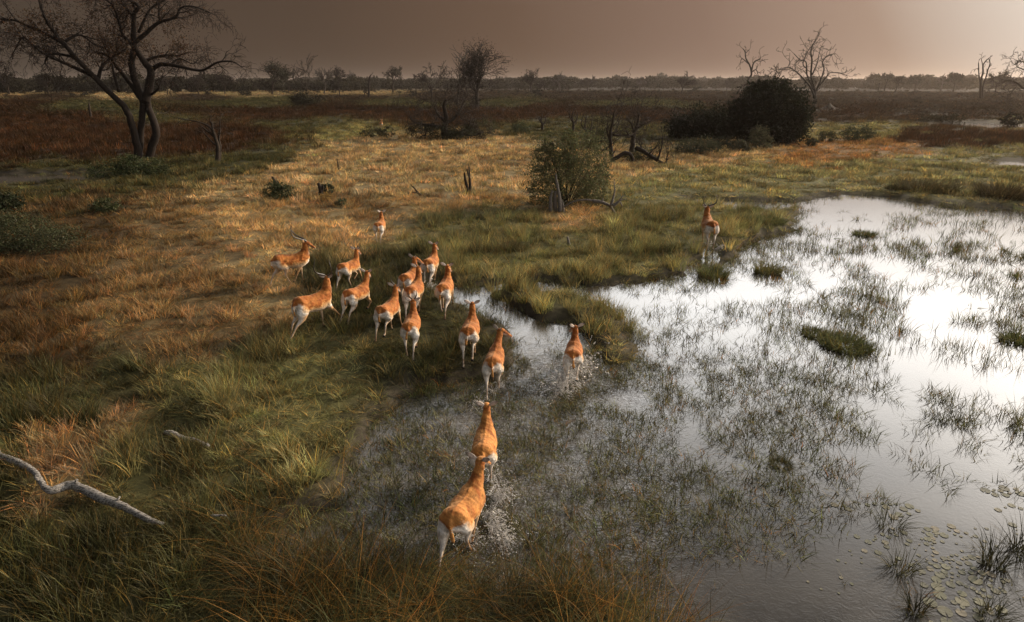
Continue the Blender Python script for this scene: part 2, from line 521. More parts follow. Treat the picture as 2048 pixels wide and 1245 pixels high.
def build_water():
    X, Y, F, n = polar_grid(2.0, 420.0, 150, 200, 30, R(58))
    X, Y = X[1:], Y[1:]; F = F - 1
    me = bpy.data.meshes.new('water')
    _fast(me, np.stack([X, Y, np.zeros_like(X)], 1), F)
    rip = np.zeros_like(X)
    for px, py in WAKE:
        g = ground(px, py)
        rip = np.maximum(rip, np.exp(-((X - g.x) ** 2 + (Y - g.y) ** 2) / 2 / 1.3 ** 2))
    px, py = project(X, Y)
    calm = sstep(1000, 1500, px)
    rip = np.clip(rip * 0.55 + 0.03 + 0.09 * (1 - calm) * sstep(620, 780, py) + 0.05 * sstep(1120, 1250, py), 0, 1)
    mud = (1 - sstep(980, 1500, px + 140 * (fbm(X * 0.5, Y * 0.5, 61) - 0.5))) * sstep(560, 760, py)
    a = me.attributes.new('mud', 'FLOAT', 'POINT'); a.data.foreach_set('value', mud.astype(np.float32))
    a = me.attributes.new('ripple', 'FLOAT', 'POINT'); a.data.foreach_set('value', rip.astype(np.float32))
    m, N, L, out = new_mat('marsh_water')
    at = N.new('ShaderNodeAttribute'); at.attribute_name = 'ripple'
    tcn = N.new('ShaderNodeTexCoord')
    mp = N.new('ShaderNodeMapping'); mp.inputs['Scale'].default_value = (1.0, 1.3, 1.0); mp.inputs['Rotation'].default_value = (0, 0, R(35))
    L.new(tcn.outputs['Object'], mp.inputs[0])
    n1 = N.new('ShaderNodeTexNoise'); n1.inputs['Scale'].default_value = 6.0; n1.inputs['Detail'].default_value = 6; n1.inputs['Distortion'].default_value = 2.2
    L.new(mp.outputs[0], n1.inputs['Vector'])
    n2 = N.new('ShaderNodeTexNoise'); n2.inputs['Scale'].default_value = 0.6; n2.inputs['Detail'].default_value = 6
    L.new(tcn.outputs['Object'], n2.inputs['Vector'])
    b = N.new('ShaderNodeBump'); b.inputs['Distance'].default_value = 0.05
    L.new(at.outputs['Fac'], b.inputs['Strength']); L.new(n1.outputs['Fac'], b.inputs['Height'])
    p = N.new('ShaderNodeBsdfPrincipled')
    rp = N.new('ShaderNodeValToRGB'); L.new(n2.outputs['Fac'], rp.inputs[0])
    rp.color_ramp.elements[0].position = 0.35; rp.color_ramp.elements[0].color = (0.020, 0.017, 0.013, 1)
    rp.color_ramp.elements[1].position = 0.65; rp.color_ramp.elements[1].color = (0.048, 0.042, 0.034, 1)
    am = N.new('ShaderNodeAttribute'); am.attribute_name = 'mud'
    n3 = N.new('ShaderNodeTexNoise'); n3.inputs['Scale'].default_value = 2.2; n3.inputs['Detail'].default_value = 8
    L.new(tcn.outputs['Object'], n3.inputs['Vector'])
    rm = N.new('ShaderNodeValToRGB'); L.new(n3.outputs['Fac'], rm.inputs[0])
    rm.color_ramp.elements[0].position = 0.35; rm.color_ramp.elements[0].color = (0.038, 0.031, 0.022, 1)
    rm.color_ramp.elements[1].position = 0.65; rm.color_ramp.elements[1].color = (0.105, 0.088, 0.066, 1)
    mx = N.new('ShaderNodeMixRGB'); L.new(am.outputs['Fac'], mx.inputs[0]); L.new(rp.outputs[0], mx.inputs[1]); L.new(rm.outputs[0], mx.inputs[2])
    L.new(mx.outputs[0], p.inputs['Base Color'])
    p.inputs['IOR'].default_value = 1.5; p.inputs['Roughness'].default_value = 0.08
    L.new(b.outputs[0], p.inputs['Normal']); L.new(p.outputs[0], out.inputs[0])
    o = link('water', me, m)
    tag(o, kind='structure')


build_water()

# ------------------------------------------------------------------ trees
LEAFC = {}


def leaf_cards(rng, pts, size, col, jit=0.35, aspect=0.45):
    """quads at pts (n,3); returns mesh with tint/bcol attributes"""
    n = len(pts)
    g = np.random.default_rng(rng.randrange(1 << 30))
    d = g.normal(size=(n, 3)); d /= np.linalg.norm(d, axis=1)[:, None]
    e = g.normal(size=(n, 3)); e -= d * (d * e).sum(1)[:, None]; e /= np.linalg.norm(e, axis=1)[:, None]
    s = size * g.uniform(0.6, 1.4, (n, 1))
    a, b = d * s, e * s * aspect
    P = np.asarray(pts)
    V = np.stack([P - a, P + b, P + a, P - b], 1).reshape(-1, 3)
    F = np.arange(4 * n).reshape(n, 4)
    me = bpy.data.meshes.new('leaves')
    _fast(me, V, F)
    C = np.array(col)[None, :] * g.uniform(1 - jit, 1 + jit, (n, 1)) * g.uniform(0.85, 1.15, (n, 3))
    C = np.repeat(C, 4, 0)
    t = me.attributes.new('tint', 'FLOAT_COLOR', 'POINT')
    t.data.foreach_set('color', np.concatenate([C, np.ones((len(C), 1))], 1).astype(np.float32).ravel())
    bcol = me.attributes.new('bcol', 'FLOAT_COLOR', 'POINT')
    bcol.data.foreach_set('color', np.ones(len(C) * 4, np.float32))
    return me


def grow(mb, rng, p, d, length, rad, depth, tips, cfg, sides=5):
    """one wandering limb with children"""
    n = cfg.get('seg', 5)
    pts, rads = [p], [rad]
    q = Vector(p); v = Vector(d).normalized()
    step = length / n
    kids = []
    for i in range(n):
        v = (v + Vector((rng.gauss(0, 1), rng.gauss(0, 1), rng.gauss(0, 1))) * cfg['wander'] + Vector((0, 0, cfg['up'] if depth > 1 else cfg.get('uptip', cfg['up'])))).normalized()
        q = q + v * step
        pts.append(q.copy()); rads.append(max(rad * (1 - (i + 1) / n * (1 - cfg.get('taper', 0.35))), cfg['rmin']))
        if i >= cfg.get('bare', 1) or depth < cfg['depth']:
            kids.append((q.copy(), v.copy(), rads[-1], (i + 1) / n))
    mb.tube(pts, rads, sides if depth >= 2 else 3, cap=False)
    if depth <= 0:
        tips.append(q); return
    nk = cfg['kids'] if isinstance(cfg['kids'], int) else cfg['kids'][min(depth, len(cfg['kids']) - 1)]
    for j in range(nk):
        b = kids[-1] if j == 0 else rng.choice(kids)
        ax = b[1].orthogonal().normalized()
        ax = Matrix.Rotation(rng.uniform(0, 2 * math.pi), 3, b[1]) @ ax
        sp = rng.uniform(*cfg['spread'])
        nd = (b[1] * math.cos(sp) + ax * math.sin(sp))
        grow(mb, rng, b[0], nd, length * rng.uniform(*cfg['ratio']), b[2] * rng.uniform(0.55, 0.85), depth - 1, tips, cfg, max(sides - 1, 3))


def tree(px, py, top, seed, label, cfg=None, bark=None, width=1.0, leaves=0, leafcol=(0.03, 0.026, 0.014), leafsize=0.25, group='trees along the skyline', depth=3, trunks=1, trunk_frac=0.35, name='tree', lean=0.0, rad=None, rmin_px=1.0, spread=(0.35, 0.8), kids=(2, 3, 4, 4), up=0.06, wander=0.16, leafspread=0.5):
    rng = random.Random(seed)
    base = on_ground(px, py)
    dist = base.y
    H = at_depth(px, top, dist).z - base.z
    root = empty(name, base)
    tag(root, label, 'tree', group)
    mb = MB(); tips = []
    rmin = rmin_px * dist / FPX * 0.5
    rad = (rad or H * 0.022) * 1.45; leafsize *= 1.2; rmin_px *= 1.1
    c = dict(wander=wander, up=up, uptip=0.0, spread=spread, ratio=(0.55, 0.85), kids=kids, depth=depth, rmin=rmin, taper=0.45)
    c.update(cfg or {})
    for k in range(trunks):
        d = Vector((rng.uniform(-0.25, 0.25) * (trunks > 1) + lean, rng.uniform(-0.1, 0.1), 1))
        tl = H * trunk_frac
        pts = [Vector((k * rad * 1.5, 0, -0.3))]
        q = pts[0].copy(); v = d.normalized()
        for i in range(5):
            v = (v + Vector((rng.gauss(0, 0.05), rng.gauss(0, 0.05), 0.03))).normalized()
            q = q + v * (tl / 5 + 0.06); pts.append(q.copy())
        rads = [rad * 1.35, rad * 1.1, rad, rad * 0.95, rad * 0.9, rad * 0.85]
        mb.tube(pts, rads, 8, cap=False)
        nl = rng.randint(3, 5) if trunks == 1 else 2
        for j in range(nl):
            a = 2 * math.pi * (j + rng.random() * 0.6) / nl
            sp = rng.uniform(0.15, 0.75)
            nd = Vector((math.cos(a) * math.sin(sp) * width, math.sin(a) * math.sin(sp), math.cos(sp)))
            grow(mb, rng, q, nd, (H - tl) * rng.uniform(0.42, 0.58), rad * rng.uniform(0.5, 0.7), depth, tips, c, 6)
    zs = max(v[2] for v in mb.v)
    s = H / max(zs, 0.1)
    mb.v = [(v[0] * (0.5 + 0.5 * s), v[1] * (0.5 + 0.5 * s), v[2] * s if v[2] > 0 else v[2]) for v in mb.v]
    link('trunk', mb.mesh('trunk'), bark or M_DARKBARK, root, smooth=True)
    if leaves:
        g = np.random.default_rng(seed)
        T = np.array([(t[0] * (0.5 + 0.5 * s), t[1] * (0.5 + 0.5 * s), t[2] * s) for t in tips])
        sel = T[g.integers(0, len(T), leaves)]
        pts = sel + g.normal(size=sel.shape) * leafspread * H / 12
        link('crown', leaf_cards(rng, pts, leafsize, leafcol), M_LEAF, root)
    return root


def px_tree(dist, limbs, seed, name, label, cat, bark, twig_cfg, twig_every=3, twig_len=0.9, twig_depth=2, depth_jit=1.2, rough=0.0, group=None, base=None, leaf=None, smooth_n=5):
    """limbs: list of (points in photograph px, radius in px at start, at end, depth offset at end)"""
    rng = random.Random(seed)
    b = base
    root = empty(name, b)
    tag(root, label, cat, group)
    mb = MB(); tips = []
    mpp = dist / FPX * 0.95
    for li, (pp, r0, r1, dz) in enumerate(limbs):
        k = len(pp)
        P = []
        for i, (x, y) in enumerate(pp):
            P.append(tuple(at_depth(x, y, dist + dz[0] + (dz[1] - dz[0]) * i / (k - 1)) - b))
        n = (k - 1) * smooth_n
        C = crom(P, n)
        rads = [(r0 + (r1 - r0) * (i / n) ** 0.8) * mpp for i in range(n + 1)]
        C = [Vector(c) + Vector((rng.gauss(0, 1), rng.gauss(0, 1), rng.gauss(0, 1))) * rads[i] * 0.07 for i, c in enumerate(C)]
        mb.tube(C, rads, 8 if r0 > 3 else 6, cap=True, rough=rough, rng=rng)
        if twig_cfg:
            for i in range(2, n + 1):
                if rads[i] / mpp > 4.2: continue
                if rng.random() < 1.0 / twig_every or i == n:
                    t = (C[i] - C[i - 1]).normalized()
                    ax = Matrix.Rotation(rng.uniform(0, 6.283), 3, t) @ t.orthogonal().normalized()
                    sp = rng.uniform(0.4, 1.1) if i < n else 0.2
                    grow(mb, rng, C[i], t * math.cos(sp) + ax * math.sin(sp), twig_len * rng.uniform(0.5, 1.3), min(rads[i] * 0.6, twig_cfg.get('tr', 1) * mpp), twig_depth, tips, twig_cfg, 4)
    o = link('trunk', mb.mesh('trunk'), bark, root, smooth=True)
    return root, tips, rng


# the large half-bare tree at the left
def big_tree():
    base = on_ground(287, 322)
    D = base.y
    L = [
        ([(277, 326), (274, 292), (263, 247), (250, 216), (234, 200), (205, 172), (187, 153), (152, 117), (128, 88)], 8.0, 3.8, (0, -1.5)),
        ([(128, 88), (112, 76), (110, 66), (96, 48), (80, 8), (76, -20)], 4.4, 1.6, (-1.5, -2)),
        ([(128, 88), (95, 70), (62, 55), (28, 41), (-4, 38), (-30, 30)], 3.6, 1.2, (-1.5, -3)),
        ([(187, 153), (143, 133), (118, 122), (98, 114), (82, 105)], 4.2, 1.2, (-0.8, -2.5)),
        ([(150, 115), (125, 110), (100, 109), (90, 125), (96, 133)], 3.2, 1.0, (-1.2, 0.5)),
        ([(82, 105), (60, 85), (45, 75), (30, 100), (22, 115)], 1.6, 0.7, (-2.5, -3)),
        ([(130, 83), (150, 72), (165, 72), (190, 90), (210, 96)], 3.0, 0.9, (-1.5, 1)),
        ([(278, 322), (281, 275), (284, 235), (287, 207)], 6.5, 6, (0.3, 0.4)),
        ([(297, 324), (304, 292), (312, 265), (305, 238), (296, 214), (291, 196)], 8.2, 6.4, (0.4, 0.5)),
        ([(288, 207), (275, 175), (264, 135), (266, 108), (270, 100)], 7.5, 5.5, (0.4, 0.9)),
        ([(290, 205), (297, 178), (302, 145), (290, 126), (278, 108), (270, 96)], 9, 5, (0.4, 0.9)),
        ([(270, 103), (268, 78), (267, 56), (269, 28), (277, 14), (262, 2), (245, -8)], 6, 2.2, (0.9, 0.5)),
        ([(268, 95), (254, 80), (244, 66), (237, 42), (227, 14), (210, -2)], 4, 1.6, (0.9, 0)),
        ([(270, 36), (258, 24), (246, 10), (240, -10)], 2.6, 1.4, (0.9, 2)),
        ([(272, 84), (284, 74), (303, 57), (321, 44), (351, 35), (362, 16), (390, 14), (422, 27)], 5, 1.0, (0.9, 1.8)),
        ([(320, 44), (318, 20), (320, -10)], 2.6, 1.5, (1.2, 1.6)),
        ([(277, 66), (300, 20), (330, 0), (350, -15)], 2.8, 1.4, (0.9, 2.8)),
        ([(302, 142), (318, 130), (340, 130), (370, 136), (404, 141), (436, 125), (465, 124), (484, 135)], 5, 0.9, (0.8, -1)),
        ([(288, 124), (306, 116), (330, 111), (352, 112), (376, 106)], 3.4, 0.8, (0.8, 2.5)),
        ([(340, 130), (360, 118), (385, 128), (398, 118)], 2, 0.7, (0.6, 1.6)),
        ([(286, 204), (264, 172), (245, 148), (229, 128), (216, 112), (190, 104)], 6, 1.8, (0.4, 2.2)),
        ([(238, 184), (229, 152), (224, 128)], 3, 2, (-0.4, 0.6)),
        ([(196, 160), (204, 134), (220, 118), (250, 100), (256, 90)], 3.8, 1.2, (-0.8, 1.6)),
        ([(303, 190), (318, 176), (312, 165), (318, 158)], 2.4, 0.8, (0.4, 0)),
    ]
    cfg = dict(wander=0.22, up=0.0, uptip=-0.03, spread=(0.35, 1.0), ratio=(0.55, 0.9), kids=3, depth=9, rmin=0.013, taper=0.4, seg=5, tr=1.2)
    root, tips, rng = px_tree(D, L, 11, 'tree', 'big half-bare brown tree with forked trunk and spreading limbs at the left', 'tree', M_BIGBARK, cfg, 2.2, 1.45, 3, base=base)
    g = np.random.default_rng(4)
    T = np.array([tuple(t) for t in tips])
    cl = np.array([tuple(at_depth(x, y, D - 0.5) - base) for x, y in ((170, 45), (85, 55), (190, 40), (225, 100), (320, 70), (330, 78), (240, 20), (200, 100), (290, 85), (110, 50))])
    d = np.min(np.linalg.norm(T[:, None, ::2] - cl[None, :, ::2], axis=2), 1)
    pr = np.exp(-(d / 1.5) ** 2) + 0.03
    sel = T[g.choice(len(T), 9000, p=pr / pr.sum())] + g.normal(size=(9000, 3)) * 0.36
    link('crown', leaf_cards(rng, sel, 0.085, (0.055, 0.028, 0.012), 0.5), M_LEAF, root)


big_tree()

# solitary and skyline trees: (x, base y, top y)
TR = []
tree(955, 216, 74, 21, 'tallest bare tree on the skyline, with a round crown of fine twigs', depth=4, kids=(3, 3, 4, 4), trunk_frac=0.30, width=1.5, rad=0.46, leaves=5000, leafcol=(0.02, 0.015, 0.009), leafsize=0.13, spread=(0.3, 0.75), rmin_px=0.8)
tree(913, 214, 88, 22, 'slender pale-stemmed dead tree just left of the tallest round-crowned tree', depth=3, kids=(2, 2, 3, 3), trunk_frac=0.42, width=0.6, bark=M_GREYBARK, rad=0.22, spread=(0.3, 0.7))
tree(864, 196, 120, 23, 'bushy bare tree two places left of the tallest round-crowned tree', depth=4, kids=(2, 3, 3, 3), width=1.3, trunk_frac=0.28, rad=0.36)
tree(612, 186, 104, 24, 'dead tree with upright forked antler-like branches, left of centre on the skyline', depth=3, kids=(2, 2, 2, 3), width=0.9, trunks=2, trunk_frac=0.3, rad=0.3)
tree(545, 190, 125, 25, 'dark leafy tree with a broad ragged crown beside the antler-branched dead tree', depth=3, width=1.3, leaves=1500, leafcol=(0.018, 0.018, 0.009), leafsize=0.38, rad=0.4, leafspread=0.8)
tree(578, 186, 129, 26, 'smaller leafy tree squeezed between the broad ragged tree and the antler-branched dead tree', depth=3, width=1.0, leaves=700, leafcol=(0.022, 0.018, 0.010), leafsize=0.35, rad=0.3)
tree(648, 190, 134, 27, 'bare grey tree leaning right just right of the antler-branched dead tree', depth=3, bark=M_GREYBARK, lean=0.15, rad=0.3)
tree(680, 194, 130, 28, 'thin-trunked tree with a small fan of twigs, left of the broken trunk', depth=4, kids=(2, 3, 3, 3), rad=0.22, trunk_frac=0.4)
tree(705, 181, 140, 29, 'pale bare tree behind the small fan-crowned tree', depth=3, bark=M_GREYBARK, rad=0.3)
tree(786, 187, 133, 30, 'tree with tufted top-heavy crown standing alone left of the bushy bare tree', depth=3, width=0.9, leaves=420, leafcol=(0.020, 0.018, 0.010), leafsize=0.4, trunk_frac=0.42, rad=0.38)
tree(1062, 188, 137, 31, 'tree with two dark leaf tufts just right of the tallest round-crowned tree', depth=3, width=1.3, leaves=380, leafcol=(0.02, 0.02, 0.01), leafsize=0.4, rad=0.32)
tree(1078, 186, 156, 32, 'low crooked tree tucked beside the two-tufted tree', depth=3, lean=0.3, rad=0.25)
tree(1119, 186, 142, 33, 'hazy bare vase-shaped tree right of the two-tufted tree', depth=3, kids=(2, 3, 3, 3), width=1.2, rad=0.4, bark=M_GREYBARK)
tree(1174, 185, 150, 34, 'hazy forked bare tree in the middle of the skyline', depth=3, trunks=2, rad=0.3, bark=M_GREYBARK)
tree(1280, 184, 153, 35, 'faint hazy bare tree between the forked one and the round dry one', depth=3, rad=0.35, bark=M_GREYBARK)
tree(1362, 190, 142, 36, 'round dry tree with a leafy tuft at its left, left of the big dark bush', depth=4, kids=(2, 3, 3, 3), leaves=260, leafsize=0.3, leafcol=(0.022, 0.02, 0.011), width=1.2, rad=0.28)
tree(1452, 194, 156, 37, 'thin faint dead sapling tree just left of the big dark bush', depth=2, rad=0.15, bark=M_GREYBARK, trunk_frac=0.45)
tree(1537, 200, 126, 39, 'low twisted dead tree peeping over the top of the big dark bush', depth=3, kids=(2, 2, 2, 3), width=1.7, wander=0.25, rad=0.28)
tree(1768, 185, 145, 40, 'tufted thin tree, first of a hazy pair right of the many-limbed dead tree', depth=3, width=0.8, leaves=160, leafsize=0.35, trunk_frac=0.5, rad=0.35)
tree(1788, 188, 149, 41, 'leaning tree with a small flat crown, second of the hazy pair', depth=3, lean=0.3, leaves=200, leafsize=0.35, rad=0.3)
tree(1755, 186, 165, 42, 'short hazy snag left of the tufted hazy pair', depth=2, rad=0.25, trunk_frac=0.6, width=0.4)
tree(1829, 184, 149, 43, 'umbrella-crowned hazy tree left of the looping bare tree', depth=3, width=1.5, leaves=800, leafsize=0.55, leafcol=(0.02, 0.02, 0.012), trunk_frac=0.5, rad=0.4)
tree(1880, 184, 147, 44, 'bare hazy tree with looping upright limbs', depth=2, trunks=2, wander=0.25, rad=0.3, bark=M_GREYBARK)
tree(1906, 184, 146, 45, 'broad umbrella-crowned hazy tree right of the looping bare tree', depth=3, width=1.6, leaves=1400, leafsize=0.6, leafcol=(0.02, 0.02, 0.012), trunk_frac=0.45, rad=0.5)
tree(1990, 188, 140, 46, 'small round leafy tree between the bare forked pole tree and the right edge', depth=3, width=1.4, leaves=1500, leafsize=0.22, leafcol=(0.035, 0.024, 0.012), trunk_frac=0.4, rad=0.25)
tree(98, 190, 146, 47, 'low dark tree seen beneath the outer left limbs of the big tree', depth=3, leaves=700, leafsize=0.4, leafcol=(0.016, 0.013, 0.008), width=1.4)
tree(20, 190, 142, 48, 'dark spreading tree at the far left edge of the skyline', depth=3, leaves=900, leafsize=0.4, leafcol=(0.016, 0.013, 0.008), width=1.5)
tree(335, 191, 150, 49, 'dim bare tree seen directly right of the big tree trunk', depth=3, width=1.3)
tree(398, 190, 146, 50, 'dim bare tree beneath the long right-hand limb of the big tree', depth=4, kids=(2, 3, 3, 3), width=1.4)
tree(450, 190, 143, 51, 'dim leafy tree below the tip of the long right-hand limb', depth=3, leaves=600, leafsize=0.35, leafcol=(0.016, 0.014, 0.009), width=1.3)

def traced(px, py, limbs, seed, label, bark, cfg=None, every=2.5, tl=1.0, td=2, name='tree', cat='tree', group='trees along the skyline'):
    b = on_ground(px, py)
    c = dict(wander=0.25, up=0.02, uptip=0.0, spread=(0.35, 1.0), ratio=(0.5, 0.85), kids=2, depth=9, rmin=0.35 * b.y / FPX, taper=0.45, seg=4, tr=0.9)
    c.update(cfg or {})
    if b.y > 150:
        limbs = [(p_, r_ * 0.75, e_ * 0.8, z_) for p_, r_, e_, z_ in limbs]
    return px_tree(b.y, limbs, seed, name, label, cat, bark, c, every, tl * b.y / 100.0, td, base=b, group=group)


traced(1629, 219, [
    ([(1629, 222), (1630, 190), (1626, 170), (1622, 150), (1624, 120), (1622, 100), (1632, 78)], 5.0, 0.8, (0, 1)),
    ([(1629, 195), (1619, 172), (1604, 155), (1590, 142), (1575, 135), (1558, 140)], 3.0, 0.8, (0, -4)),
    ([(1627, 180), (1614, 150), (1612, 125), (1600, 120), (1588, 108)], 2.4, 0.8, (0, 3)),
    ([(1630, 188), (1640, 165), (1648, 140), (1645, 125), (1655, 112), (1668, 108)], 2.6, 0.8, (0, 2)),
    ([(1635, 176), (1652, 155), (1660, 146), (1680, 147), (1695, 152)], 2.0, 0.7, (0, -3)),
    ([(1624, 150), (1634, 128), (1638, 110), (1641, 98)], 1.8, 0.7, (0, 3)),
    ([(1614, 138), (1606, 128), (1615, 104), (1624, 92)], 1.6, 0.6, (0, -3)),
    ([(1575, 136), (1580, 125), (1578, 122)], 1.0, 0.5, (-4, -4))],
    61, 'many-limbed dead tree beside the pale termite mound, right of the big dark bush', M_GREYBARK, tl=1.3, td=2, every=2.2)
traced(1492, 200, [
    ([(1492, 205), (1494, 180), (1497, 160), (1503, 148), (1499, 130), (1492, 118), (1490, 104), (1486, 98)], 3.6, 0.9, (0, 0)),
    ([(1503, 142), (1508, 125), (1520, 118), (1521, 114)], 2.2, 0.7, (0, 2)),
    ([(1503, 145), (1512, 140), (1516, 150), (1520, 160)], 1.6, 0.6, (0, -2)),
    ([(1497, 128), (1484, 118), (1480, 130)], 1.4, 0.6, (0, 1)),
    ([(1495, 168), (1485, 172), (1478, 180), (1470, 190)], 1.5, 0.6, (0, -2)),
    ([(1492, 106), (1500, 98)], 1.0, 0.6, (0, 1))],
    62, 'tall twisted dead tree rising behind the left side of the big dark bush', M_DARKBARK, tl=0.9, td=1, every=3)
traced(1963, 199, [
    ([(1960, 203), (1961, 175), (1962, 160), (1966, 145), (1966, 132), (1972, 122), (1979, 116)], 3.6, 1.0, (0, 0)),
    ([(1964, 200), (1966, 175), (1972, 155), (1976, 140), (1980, 128), (1978, 119)], 2.6, 0.9, (0.5, 1)),
    ([(1961, 168), (1958, 150), (1957, 130), (1957, 126)], 1.8, 0.9, (0, -1)),
    ([(1966, 135), (1964, 124), (1962, 117)], 1.2, 0.7, (0, 1)),
    ([(1957, 137), (1946, 140)], 0.8, 0.5, (0, 0)),
    ([(1966, 196), (1970, 188)], 1.0, 0.5, (0, 0))],
    63, 'bare forked pole-like dead tree near the right end of the skyline', M_DARKBARK, tl=0.5, td=1, every=6)
rt, tips, rng_ = traced(2085, 215, [
    ([(2085, 220), (2078, 190), (2060, 180), (2046, 176), (2033, 166), (2020, 162), (2010, 163), (1998, 168)], 5, 1.0, (0, 0)),
    ([(2076, 188), (2070, 165), (2060, 148), (2048, 140), (2035, 135)], 4, 1.0, (0, 2)),
    ([(2033, 174), (2024, 184), (2018, 190)], 1.4, 0.7, (0, 0)),
    ([(2066, 158), (2052, 128), (2040, 124), (2028, 130)], 2.4, 0.8, (0, -2)),
    ([(2070, 165), (2090, 140), (2110, 130)], 3, 1.0, (0, 2))],
    64, 'feathery acacia tree leaning in over the right edge of the picture', M_DARKBARK, tl=1.4, td=3, every=2.0)
_g = np.random.default_rng(9)
_T = np.array([tuple(t) for t in tips])
link('crown', leaf_cards(rng_, _T[_g.integers(0, len(_T), 2200)] + _g.normal(size=(2200, 3)) * 0.35, 0.10, (0.045, 0.034, 0.016)), M_LEAF, rt)

# dead trunks and branches standing in the grass
def snag(px, py, limbs, seed, label, cat, bark, name, tl=0.6, td=1, every=4, group=None, cfg=None):
    return traced(px, py, limbs, seed, label, bark, cfg, every, tl, td, name, cat, group)


snag(433, 325, [
    ([(434, 328), (436, 300), (432, 280), (426, 262), (424, 245)], 5.5, 2.0, (0, 0)),
    ([(438, 326), (440, 296), (438, 278), (440, 262), (439, 240)], 4.0, 1.0, (0.2, 0.4)),
    ([(428, 262), (412, 250), (392, 243), (372, 240), (352, 236)], 2.2, 0.6, (0, -0.6)),
    ([(430, 275), (414, 262), (402, 252)], 2.6, 0.8, (0, 0.4)),
    ([(430, 290), (418, 278), (405, 262)], 2.0, 0.8, (0, -0.3)),
    ([(424, 250), (420, 240), (421, 234)], 1.6, 0.6, (0, 0))],
    71, 'dead splintered trunk with one long arching branch right of the big tree', 'dead tree', M_CHAR, 'dead_tree', tl=1.3)
snag(890, 277, [
    ([(890, 280), (889, 258), (892, 235), (888, 212), (893, 200)], 8.0, 2.5, (0, 0)),
    ([(884, 255), (864, 252), (840, 248), (826, 243), (820, 236)], 4.0, 1.0, (0, -1)),
    ([(893, 245), (908, 238), (918, 224), (924, 212), (926, 204)], 4.0, 1.0, (0, 1)),
    ([(892, 262), (912, 266), (930, 260), (938, 250), (940, 243)], 3.6, 1.0, (0, -1)),
    ([(888, 240), (876, 230), (870, 215)], 4.0, 1.4, (0, 1)),
    ([(890, 270), (918, 268), (945, 272), (962, 266)], 2.6, 0.9, (0, -1.2)),
    ([(850, 250), (850, 262), (852, 270)], 2.2, 1.0, (-0.5, -0.5))],
    72, 'black dead tree with low sweeping branches above scrub in the middle distance', 'dead tree', M_CHAR, 'dead_tree', tl=2.2, td=3, every=1.5, cfg=dict(kids=3, wander=0.3))
snag(1224, 318, [
    ([(1224, 322), (1222, 300), (1220, 278), (1222, 260), (1226, 240), (1228, 226)], 5.5, 1.6, (0, 0)),
    ([(1221, 290), (1208, 300), (1196, 296), (1180, 292), (1170, 298)], 3.0, 0.8, (0, -0.5)),
    ([(1222, 268), (1232, 262), (1238, 246)], 2.4, 1.0, (0, 0.5)),
    ([(1221, 282), (1214, 264), (1216, 244)], 2.4, 1.0, (0, 0.2)),
    ([(1226, 270), (1245, 272), (1262, 270)], 2.2, 1.2, (0, 0.2))],
    73, 'left one of two blackened dead trunks behind the green bush', 'dead tree', M_CHAR, 'dead_tree', tl=2.6, td=3, every=1.5, cfg=dict(up=0.10, wander=0.32))
snag(1268, 312, [
    ([(1262, 322), (1264, 304), (1266, 280), (1270, 262), (1276, 244), (1278, 228)], 7.5, 1.6, (0, 0)),
    ([(1268, 275), (1256, 268), (1250, 252)], 3.0, 1.0, (0, 0.5)),
    ([(1272, 258), (1286, 250), (1296, 246)], 2.6, 0.9, (0, -0.5)),
    ([(1268, 268), (1262, 246), (1252, 240)], 2.6, 0.9, (0, 0.3))],
    74, 'right one of two blackened dead trunks, with a fallen limb leaning on it', 'dead tree', M_CHAR, 'dead_tree', tl=2.6, td=3, every=1.4, cfg=dict(up=0.10, wander=0.32))
snag(1330, 328, [
    ([(1272, 296), (1285, 302), (1304, 314), (1322, 326), (1334, 330)], 5.0, 3.0, (1.2, 0)),
    ([(1315, 320), (1320, 306), (1324, 290), (1325, 272)], 2.6, 0.8, (0.2, 0.2)),
    ([(1298, 308), (1308, 298), (1316, 290)], 2.0, 0.8, (0.6, 0.6)),
    ([(1332, 328), (1334, 314), (1336, 304)], 1.8, 0.8, (0, 0)),
    ([(1285, 300), (1280, 290), (1274, 284)], 1.8, 0.8, (1, 1))],
    75, 'fallen black limb with upright spikes sloping down to the grass right of the dead trunks', 'fallen limb', M_CHAR, 'fallen_limb', tl=1.4, td=2, every=2, cfg=dict(up=0.2))
snag(1226, 330, [
    ([(1222, 322), (1236, 314), (1250, 306), (1262, 310), (1266, 322)], 4.6, 3.4, (0, 0)),
    ([(1228, 318), (1224, 312), (1230, 302)], 2.4, 1.2, (0, 0))],
    76, 'black humped log lying between the two blackened dead trunks', 'log', M_CHAR, 'log', tl=0.5, td=0, every=6)
for (x, y, s, lab) in ((1146, 262, 1.0, 'thin black snag behind the top right of the green bush'), (1172, 286, 1.3, 'bent black snag just right of the green bush crown'), (1084, 262, 0.8, 'small leaning black snag above the left of the green bush'),
                       (1350, 248, 0.9, 'black many-tipped snag at the left foot of the big dark bush')):
    snag(x, y, [([(x, y + 2), (x + 1, y - 14 * s), (x - 2, y - 26 * s), (x + 1, y - 40 * s)], 3.2, 1.0, (0, 0)),
                ([(x, y - 12 * s), (x + 8 * s, y - 24 * s), (x + 9 * s, y - 36 * s)], 2.0, 0.8, (0, 0.4)),
                ([(x, y - 18 * s), (x - 7 * s, y - 28 * s), (x - 6 * s, y - 36 * s)], 1.8, 0.8, (0, -0.4))],
         int(x), lab, 'dead tree', M_CHAR, 'dead_tree', tl=0.9, td=1, every=3, cfg=dict(up=0.15))
